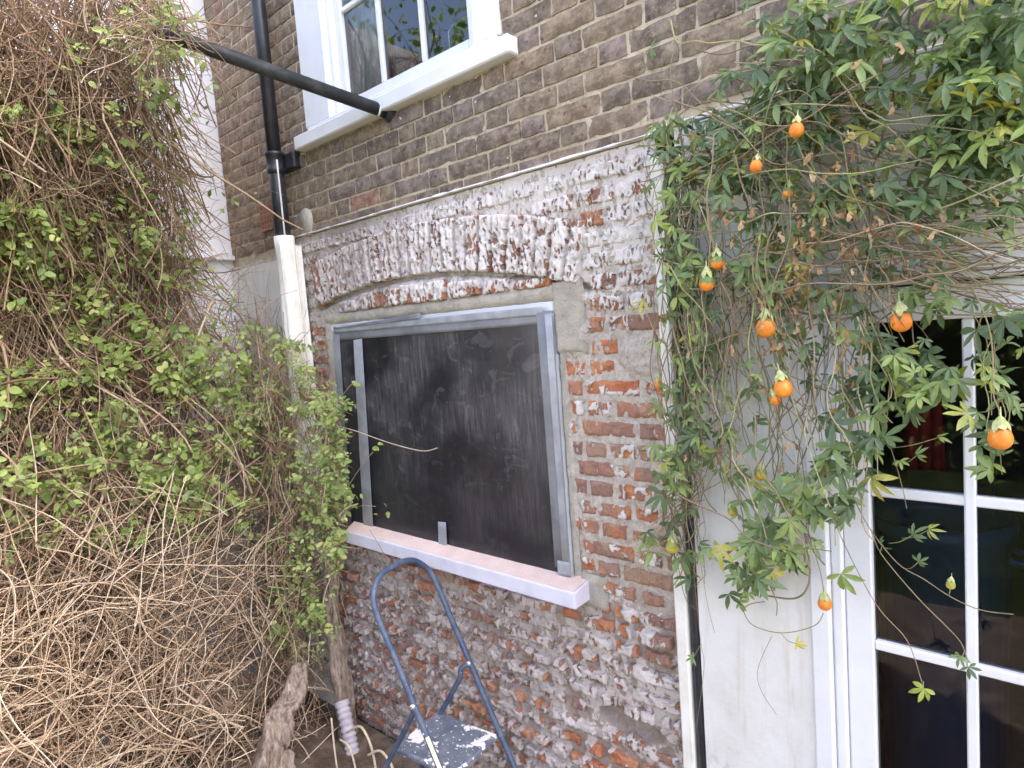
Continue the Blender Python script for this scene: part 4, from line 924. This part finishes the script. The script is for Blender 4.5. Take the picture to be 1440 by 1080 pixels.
# ------------------------------------------------------------------ passion flower on the right
pv = thing('passion_flower', (-.9, -.1, 0), 'passion flower climber with lobed leaves and orange fruit over the glazed door', 'climber')
ps = MB()
def stemp(x0, y0, x1, y1, n, jx, jy, rmin=.0012, rmax=.0026, depth=(-.05, -.22), curl=.12, rn=(0, 1)):
    for i in range(n):
        d0 = random.uniform(*depth); p = W(x0 + random.gauss(0, jx), y0 + random.gauss(0, jy), d0); q = W(x1 + random.gauss(0, jx), y1 + random.gauss(0, jy), d0 + random.gauss(0, .03))
        L = np.linalg.norm(q - p); nn = max(5, int(L / .035)); t = np.linspace(0, 1, nn + 1)[:, None]; pts = p * (1 - t) + q * t
        off = np.cumsum(np.array([gauss3(curl * .1) for _ in range(nn + 1)]), 0); off = off * 1.3; off[1:-1] = (off[:-2] + off[1:-1] * 2 + off[2:]) / 4; off -= t * off[-1]; pts = smooth(pts + off, 2); nn = len(pts) - 1; pts[:, 1] = np.minimum(pts[:, 1], -.045)
        r0 = random.uniform(rmin, rmax); ps.tube(pts, np.linspace(r0, r0 * .7, nn + 1), 4, random.uniform(*rn), False)
stemp(955, 230, 965, 760, 26, 16, 60, depth=(-.05, -.12), rn=(0, .7)); stemp(945, 300, 975, 640, 26, 14, 110, depth=(-.05, -.12), rn=(.1, .8))
stemp(930, 210, 1060, 190, 14, 25, 25, rn=(.2, .9)); stemp(985, 300, 1010, 520, 18, 30, 90, rn=(0, .8))
stemp(1000, 330, 1440, 300, 16, 40, 50); stemp(1050, 400, 1450, 380, 16, 60, 35, depth=(-.06, -.2), rn=(.2, .85)); stemp(1180, 350, 1460, 330, 20, 50, 40, rn=(.2, .85))
stemp(1000, 260, 1300, 90, 22, 50, 50); stemp(1030, 120, 1430, 250, 25, 60, 70); stemp(1130, 160, 1250, 420, 24, 60, 70, rn=(0, .7)); stemp(1060, 250, 1090, 500, 20, 50, 70, rn=(0, .7))
stemp(1010, 430, 1030, 640, 28, 30, 60); stemp(1090, 430, 1110, 640, 22, 35, 60); stemp(1180, 420, 1190, 640, 16, 25, 70); stemp(1050, 600, 1100, 780, 14, 35, 40)
stemp(1290, 380, 1460, 420, 14, 30, 20, rn=(.1, .7)); stemp(1220, 440, 1260, 590, 8, 15, 30, rn=(.5, 1)); stemp(1375, 430, 1400, 620, 5, 8, 20, rn=(.5, 1)); stemp(930, 740, 1000, 660, 8, 15, 40); stemp(900, 790, 975, 690, 8, 14, 30, depth=(-.05, -.1), rn=(.7, .85))
for pl, r_ in ((((1185, 660), (1215, 730), (1260, 790), (1300, 815), (1338, 840), (1380, 858), (1425, 864)), .0014), (((1225, 745), (1240, 780), (1290, 840), (1330, 880), (1352, 905), (1360, 930)), .0013), (((1165, 700), (1185, 760), (1232, 850), (1275, 900), (1295, 955), (1299, 970)), .0013), (((1130, 740), (1139, 800), (1133, 830), (1115, 842), (1080, 838)), .0028), (((1145, 775), (1155, 810), (1158, 832)), .0013), (((1158, 862), (1145, 880), (1100, 890), (1060, 880), (1046, 860), (1054, 850), (1075, 846)), .0014), (((1085, 895), (1066, 940), (1070, 970), (1092, 1005)), .0009), (((1010, 790), (1035, 770), (1050, 758)), .0018), (((985, 790), (995, 850), (1005, 890)), .0008), (((975, 800), (985, 900), (990, 940), (978, 1030)), .0009), (((1110, 560), (1122, 580), (1136, 610)), .003), (((1240, 600), (1256, 640), (1270, 690), (1275, 715)), .001), (((1255, 330), (1252, 400), (1262, 432)), .0013), (((1395, 430), (1400, 520), (1405, 585)), .0013), (((1075, 380), (1078, 440)), .0013), (((1095, 500), (1100, 532)), .0013)):
    dd = -.10; ps.tube(smooth([W(x, y, dd - .02 * math.sin(i)) for i, (x, y) in enumerate(pl)], 5), r_, 5, random.uniform(.2, .5), False)
ps.obj('stems', 'passion_stem', pv, True, True, kind='stuff')
spec = []
blobs = [(1300, 60, 120, 60, 120), (1400, 90, 60, 90, 130), (1200, 40, 90, 40, 60), (1150, 80, 60, 50, 45), (1400, 210, 50, 60, 75), (1290, 160, 60, 40, 35), (1380, 150, 50, 40, 45), (1030, 190, 60, 30, 50), (950, 210, 30, 35, 45), (1000, 240, 50, 30, 35), (1080, 170, 40, 40, 30),
         (1120, 130, 50, 40, 40), (930, 330, 20, 40, 24), (960, 400, 25, 60, 34), (1130, 260, 40, 30, 24), (1080, 340, 40, 40, 24), (1150, 290, 40, 30, 22), (1060, 390, 40, 25, 22), (1290, 390, 40, 20, 18), (1310, 230, 40, 40, 22), (1330, 280, 50, 30, 24), (1230, 270, 40, 40, 16), (1420, 300, 30, 40, 16), (970, 500, 22, 40, 30), (960, 580, 22, 40, 26),
         (950, 660, 18, 40, 22), (960, 760, 30, 25, 16), (1010, 610, 30, 20, 14), (1090, 760, 40, 35, 40), (1060, 800, 40, 25, 22), (1130, 700, 30, 30, 22), (1180, 650, 30, 40, 26), (1220, 560, 35, 50, 34), (1260, 500, 30, 25, 22), (1290, 530, 30, 25, 22), (1330, 530, 20, 20, 8), (1370, 600, 16, 20, 6), (1390, 640, 16, 30, 9), (1400, 540, 20, 40, 10), (1420, 470, 14, 20, 6), (1040, 670, 20, 30, 10), (1050, 520, 40, 40, 14), (1110, 480, 40, 30, 12), (1300, 420, 90, 14, 20), (1140, 420, 40, 20, 14), (1040, 290, 30, 40, 24), (1000, 380, 20, 30, 12)]
for cx, cy, rx, ry, n in blobs:
    far = cy < 160
    for i in range(int(n * (.82 if far else .8))):
        px, py = cx + random.gauss(0, rx * .9), cy + random.gauss(0, ry * .8)
        if px < 905: continue
        p = W(px, py, random.uniform(-.07, -.22 if far else -.19))
        tip = np.array([random.gauss(0, .7), random.gauss(-.4, .3), random.gauss(-.5, .45)]); nr = np.array([0, -.75, .7]) + gauss3(.38)
        spec.append((leaf_matrix(p, tip, nr, random.uniform(.028, .068) * (1.15 if cy > 640 or far else 1)), random.random() * .93))
yel = []; pet = MB()
for px, py, qx, qy, yl in ((1120, 905, 1098, 889, 1), (1300, 968, 1299, 958, 1), (1350, 922, 1357, 915, 0), (1362, 938, 1360, 925, 0), (1306, 745, 1268, 757, 0), (1284, 752, 1250, 764, 0), (1292, 790, 1272, 800, 0), (1240, 768, 1238, 779, 0), (975, 925, 986, 905, 0), (1075, 335, 1080, 300, 1), (1085, 345, 1080, 300, 1), (1165, 150, 1190, 110, 1), (1178, 165, 1190, 110, 1), (1160, 172, 1150, 130, 1), (1230, 68, 1240, 30, 1), (1220, 60, 1240, 30, 1), (1290, 640, 1262, 655, 0), (1265, 648, 1258, 645, 0), (1010, 660, 1000, 640, 0), (1050, 215, 1060, 190, 1), (1025, 205, 1040, 190, 1), (1085, 170, 1090, 150, 1), (1020, 655, 1020, 630, 1), (1385, 515, 1398, 505, 1), (1395, 530, 1400, 520, 1), (1337, 826, 1334, 838, 2), (970, 520, 965, 490, 1), (1220, 128, 1240, 100, 1), (1420, 555, 1402, 540, 0), (1375, 580, 1404, 570, 0), (1320, 615, 1250, 630, 0)):
    p = W(px, py, -.115); q = W(qx, qy, -.10); pet.tube(smooth([q, (p + q) / 2 + np.array([0, -.01, -.004]), p], 4), .0011, 4, .6, False)
    if yl == 2: continue
    mmx = leaf_matrix(p, (p - q) / np.linalg.norm(p - q) + gauss3(.3), np.array([0, -.8, .4]) + gauss3(.3), random.uniform(.026, .04) if not yl else random.uniform(.03, .046)); (yel if yl else spec).append((mmx, random.random()))
pet.obj('petioles', 'passion_stem', pv, True, True, kind='stuff')
leafmat('yellow_leaf', [(0, (.3, .36, .07)), (.5, (.42, .44, .09)), (1, (.55, .46, .1))], .4, .25)
scatter(pv, 'leaf', 'foliage', [palmate(i + 40, 5) for i in range(6)], 'yellow_leaf', yel)
scatter(pv, 'leaf', 'foliage', [palmate(i, random.choice([5, 5, 5, 7, 3])) for i in range(14)], 'passion_leaf', spec)
spec = []
for cx, cy, rx, ry, n in ((1130, 350, 16, 40, 45), (1120, 400, 30, 20, 30), (1205, 290, 25, 40, 30), (1160, 260, 40, 60, 20), (1190, 500, 12, 40, 16), (1030, 330, 20, 40, 20), (1050, 450, 40, 40, 24), (1190, 220, 30, 40, 20), (1210, 350, 50, 30, 26), (1325, 360, 40, 20, 10), (1095, 620, 40, 30, 14), (1360, 240, 40, 60, 10), (1245, 110, 20, 40, 8), (1110, 470, 40, 20, 10), (950, 560, 20, 90, 16)):
    for i in range(n):
        p = W(cx + random.gauss(0, rx), cy + random.gauss(0, ry), random.uniform(-.1, -.24)); spec.append((leaf_matrix(p, np.array([0, 0, -1]) + gauss3(.5), np.array([0, -1, .2]) + gauss3(.5), random.uniform(.018, .034)), random.random()))
scatter(pv, 'dry_leaf', 'dry_foliage', [crumple(i) for i in range(8)], 'dry_leaf', spec, 60)
# fruit
def fruit_mesh(rip_fn, seed, fm='fruit_skin'):
    v = []; rp = []; n_ = 18; mrow = 12
    for j in range(mrow + 1):
        t = math.pi * j / mrow; r_ = math.sin(t) * (1 - .12 * math.cos(t)); z_ = math.cos(t) * 1.16
        for i in range(n_):
            a = 2 * math.pi * i / n_; w_ = 1 + .02 * math.sin(3 * a + seed); v.append((r_ * w_ * math.cos(a), r_ * w_ * math.sin(a), z_)); rp.append(rip_fn(z_ / 1.16))
    f = [(j * n_ + i, (j + 1) * n_ + i, (j + 1) * n_ + (i + 1) % n_, j * n_ + (i + 1) % n_) for j in range(mrow) for i in range(n_)]
    return mesh('passion_fruit', v, f, fm, True, {'rip': rp})
FM = {'ripe': fruit_mesh(lambda z: 1.0, 1), 'half': fruit_mesh(lambda z: .45 - .75 * z, 2), 'most': fruit_mesh(lambda z: .85 - .45 * z, 3), 'yellow': fruit_mesh(lambda z: .5 - .5 * z, 4, 'fruit_unripe')}
def calyx_mesh():
    v = []; f = []; rs = random.Random(5)
    for i in range(6):
        a = i * math.pi / 3 + rs.gauss(0, .15); ca, sa = math.cos(a), math.sin(a); b = len(v)
        for t, r_, z_, w_ in ((0, .2, 1.75, .16), (.4, .5, 1.45, .36), (.7, .68, 1.02, .34), (1, .72 + rs.uniform(-.05, .25), .66 + rs.uniform(-.1, .3), .08)):
            for s in (-1, 1): v.append((ca * r_ - s * sa * w_, sa * r_ + s * ca * w_, z_ + rs.uniform(-.05, .05)))
        for q in range(3): f.append((b + 2 * q, b + 2 * q + 1, b + 2 * q + 3, b + 2 * q + 2))
    b = len(v)
    for z_, r_ in ((1.1, .42), (1.5, .46), (1.8, .34), (2.05, .08), (2.9, .05)):
        for i in range(6): a = i * math.pi / 3; v.append((r_ * math.cos(a), r_ * math.sin(a), z_))
    for j in range(4):
        for i in range(6): f.append((b + j * 6 + i, b + j * 6 + (i + 1) % 6, b + (j + 1) * 6 + (i + 1) % 6, b + (j + 1) * 6 + i))
    return mesh('calyx', v, f, 'calyx', True)
CM = calyx_mesh()
for px, py, rpx, kind_, yd in ((1077, 460, 13.5, 'ripe', -.2), (1267, 451, 14, 'ripe', -.17), (1101, 545, 12.5, 'ripe', -.22), (1407, 615, 15.5, 'ripe', -.23), (1160, 848, 9.5, 'ripe', -.10), (1063, 233, 8.5, 'ripe', -.24), (1120, 182, 10, 'most', -.24), (994, 397, 11, 'half', -.22), (1009, 368, 10, 'half', -.2), (926, 541, 7, 'ripe', -.10), (1070, 666, 9, 'yellow', -.12), (1030, 718, 7, 'yellow', -.1), (945, 768, 9, 'yellow', -.12), (1090, 562, 8, 'ripe', -.14), (1108, 270, 8, 'half', -.16), (1337, 822, 6, 'yellow', -.1)):
    p = W(px, py, yd); d_ = proj(p)[2]; s = rpx * d_ / F * .98
    mw = Matrix.Translation(Vector(p)) @ Matrix.Rotation(random.gauss(0, .12), 4, 'X') @ Matrix.Rotation(random.gauss(0, .12), 4, 'Y') @ Matrix.Rotation(random.uniform(0, 6), 4, 'Z') @ Matrix.Scale(s, 4)
    fo = link('passion_fruit', FM[kind_], pv, mw); link('calyx', CM, fo, mw)

# ------------------------------------------------------------------ dead branch, hose, post by the wall foot
br = thing('dead_branch', (-2.9, -.75, 0), 'weathered pale grey dead branch leaning on the dry climber', 'branch')
path = smooth([WX(360, 1130, -2.85), WX(378, 1060, -2.88), WX(392, 1015, -2.9), WX(412, 985, -2.92), WX(424, 945, -2.94), WX(428, 932, -2.95)], 6)
def gnarl(path, r0, r1, name, parent, seed):
    n_ = len(path); sides = 16; v = []; tg = np.gradient(path, axis=0); tg /= np.linalg.norm(tg, axis=1)[:, None]
    for i in range(n_):
        u = np.cross(tg[i], [0, 1, 0.1]); u /= np.linalg.norm(u); w = np.cross(tg[i], u); r_ = r0 + (r1 - r0) * i / (n_ - 1)
        for j in range(sides):
            a = 2 * math.pi * j / sides; q = r_ * (.5 + .8 * float(vnoise(a * 1.6 + seed, i * .22, seed)) + .34 * math.sin(3 * a + i * .2) + .35 * float(vnoise(a * 4 + seed, i * .6, seed + 3))) * (1 - .5 * (i / (n_ - 1)) ** 6)
            v.append(path[i] + q * (math.cos(a) * u + math.sin(a) * w))
    f = [(i * sides + j, i * sides + (j + 1) % sides, (i + 1) * sides + (j + 1) % sides, (i + 1) * sides + j) for i in range(n_ - 1) for j in range(sides)] + [tuple((n_ - 1) * sides + j for j in range(sides)), tuple(range(sides))[::-1]]
    return link(name, mesh(name, v, f, 'dead_wood', True), parent)
gnarl(path, .06, .036, 'limb', br, 3)
gnarl(smooth([WX(395, 1120, -2.82), WX(400, 1080, -2.82), WX(408, 1055, -2.82)], 8), .05, .03, 'stub', br, 8)
h0, h1 = W(480, 985, -.16), W(500, 1085, -.2); hs = thing('ribbed_hose', (h1[0], h1[1], 0), 'short pale grey ribbed hose standing at the wall foot beside the climber', 'hose')
hp_ = smooth([h0, (h0 + h1) / 2 + np.array([.01, 0, 0]), h1, h1 + np.array([.02, -.03, -.12])], 30); rr_ = [.036 + .004 * math.sin(i * 1.35) for i in range(len(hp_))]; rr_[:8] = [.04] * 8
MB().tube(hp_, rr_, 16).obj('corrugated_tube', 'hose_grey', hs, True)
for i, (pl, r_) in enumerate(((((488, 1030), (507, 1022), (522, 1050), (530, 1090)), .006), (((478, 1040), (492, 1052), (502, 1090)), .005), (((518, 1062), (535, 1056), (550, 1075), (556, 1095)), .006), (((466, 1010), (470, 1050), (476, 1095)), .005))):
    st_ = MB().tube(smooth([W(x, y, -.28 - .02 * i) for x, y in pl], 6), r_, 8, .95); st_.obj('pale_root', 'twig', None, True, True, label=['pale bare root arching over the ribbed hose', 'pale bare root hanging along the ribbed hose', 'pale bare root curling towards the step stool leg', 'pale bare root standing at the foot of the dry climber'][i], category='root')
pp = thing('weathered_post', (-3.28, -.14, 0), 'weathered grey green post at the house corner beside the climber', 'post')
zt = W(466, 770, -.13)[2]; xp = W(472, 880, -.13)[0]; pts = [(xp + .006 * math.sin(z * 7), -.13, z) for z in np.linspace(0, zt, 14)]
gnarl(smooth(pts, 3), .042, .034, 'shaft', pp, 5)

# ------------------------------------------------------------------ garden behind the photographer (trees seen in the panes, hedge added)
def tree(x, y, h, r, label, n, seed):
    rs = random.Random(seed); t = thing('garden_tree', (x, y, 0), label, 'tree')
    b = MB(); trunk = np.array([(x + .1 * math.sin(i * .8), y + .08 * math.cos(i), h * .62 * i / 7) for i in range(8)]); b.tube(trunk, np.linspace(.17, .08, 8), 10)
    tips = []
    for i in range(11):
        a = rs.uniform(0, 6.28); s_ = trunk[rs.randint(3, 7)]; e_ = np.array([x + r * .75 * math.cos(a), y + r * .75 * math.sin(a), rs.uniform(h * .45, h * .95)]); mid = (s_ + e_) / 2 + np.array([0, 0, .2]); b.tube(smooth([s_, mid, e_], 4), np.linspace(.06, .015, 9), 6); tips += [mid, e_]
    b.obj('trunk', 'bark', t, True); c = MB(); v0, f0 = ovate(3)
    for i in range(n):
        q = np.array(tips[rs.randrange(len(tips))]) + np.array([rs.gauss(0, r * .28), rs.gauss(0, r * .28), rs.gauss(0, r * .22)])
        mm = np.array(leaf_matrix(q, (rs.gauss(0, 1), rs.gauss(0, 1), -.4), (rs.gauss(0, .6), rs.gauss(0, .6), 1), rs.uniform(.09, .15))); c.add(np.asarray(v0) @ mm[:3, :3].T + mm[:3, 3], f0, rs.random())
    c.obj('crown', 'tree_leaf', t, True, True, kind='stuff')
tree(-7.3, -4.9, 8.6, 2.5, 'leafy garden tree mirrored in the upper window, on the climber side', 7000, 1)
tree(-4.6, -8.5, 6.2, 2.0, 'leafy garden tree mirrored in the upper window, standing deeper in the garden', 2200, 2)
hg = thing('added_hedge', (0, -7.5, 0), 'added dark hedge out of view that darkens the reflections in the door panes', 'hedge'); c = MB(); v0, f0 = ovate(4)  # unseen hedge, added to keep the door pane reflections dark
for i in range(5200):
    q = (random.uniform(-6, 6), -7.5 + random.gauss(0, .3), random.uniform(.05, 2.6) ** 1.0); mm = np.array(leaf_matrix(q, gauss3(1) + np.array([0, 0, -.4]), np.array([0, .8, .6]) + gauss3(.5), random.uniform(.1, .17))); c.add(np.asarray(v0) @ mm[:3, :3].T + mm[:3, 3], f0, random.random())
c.obj('foliage', 'tree_leaf', hg, True, True, kind='stuff')
bar('core', 'dark_void', hg, -6, 6, -7.7, -7.4, 0, 2.4)  # near-black core paints the shade inside the added hedge
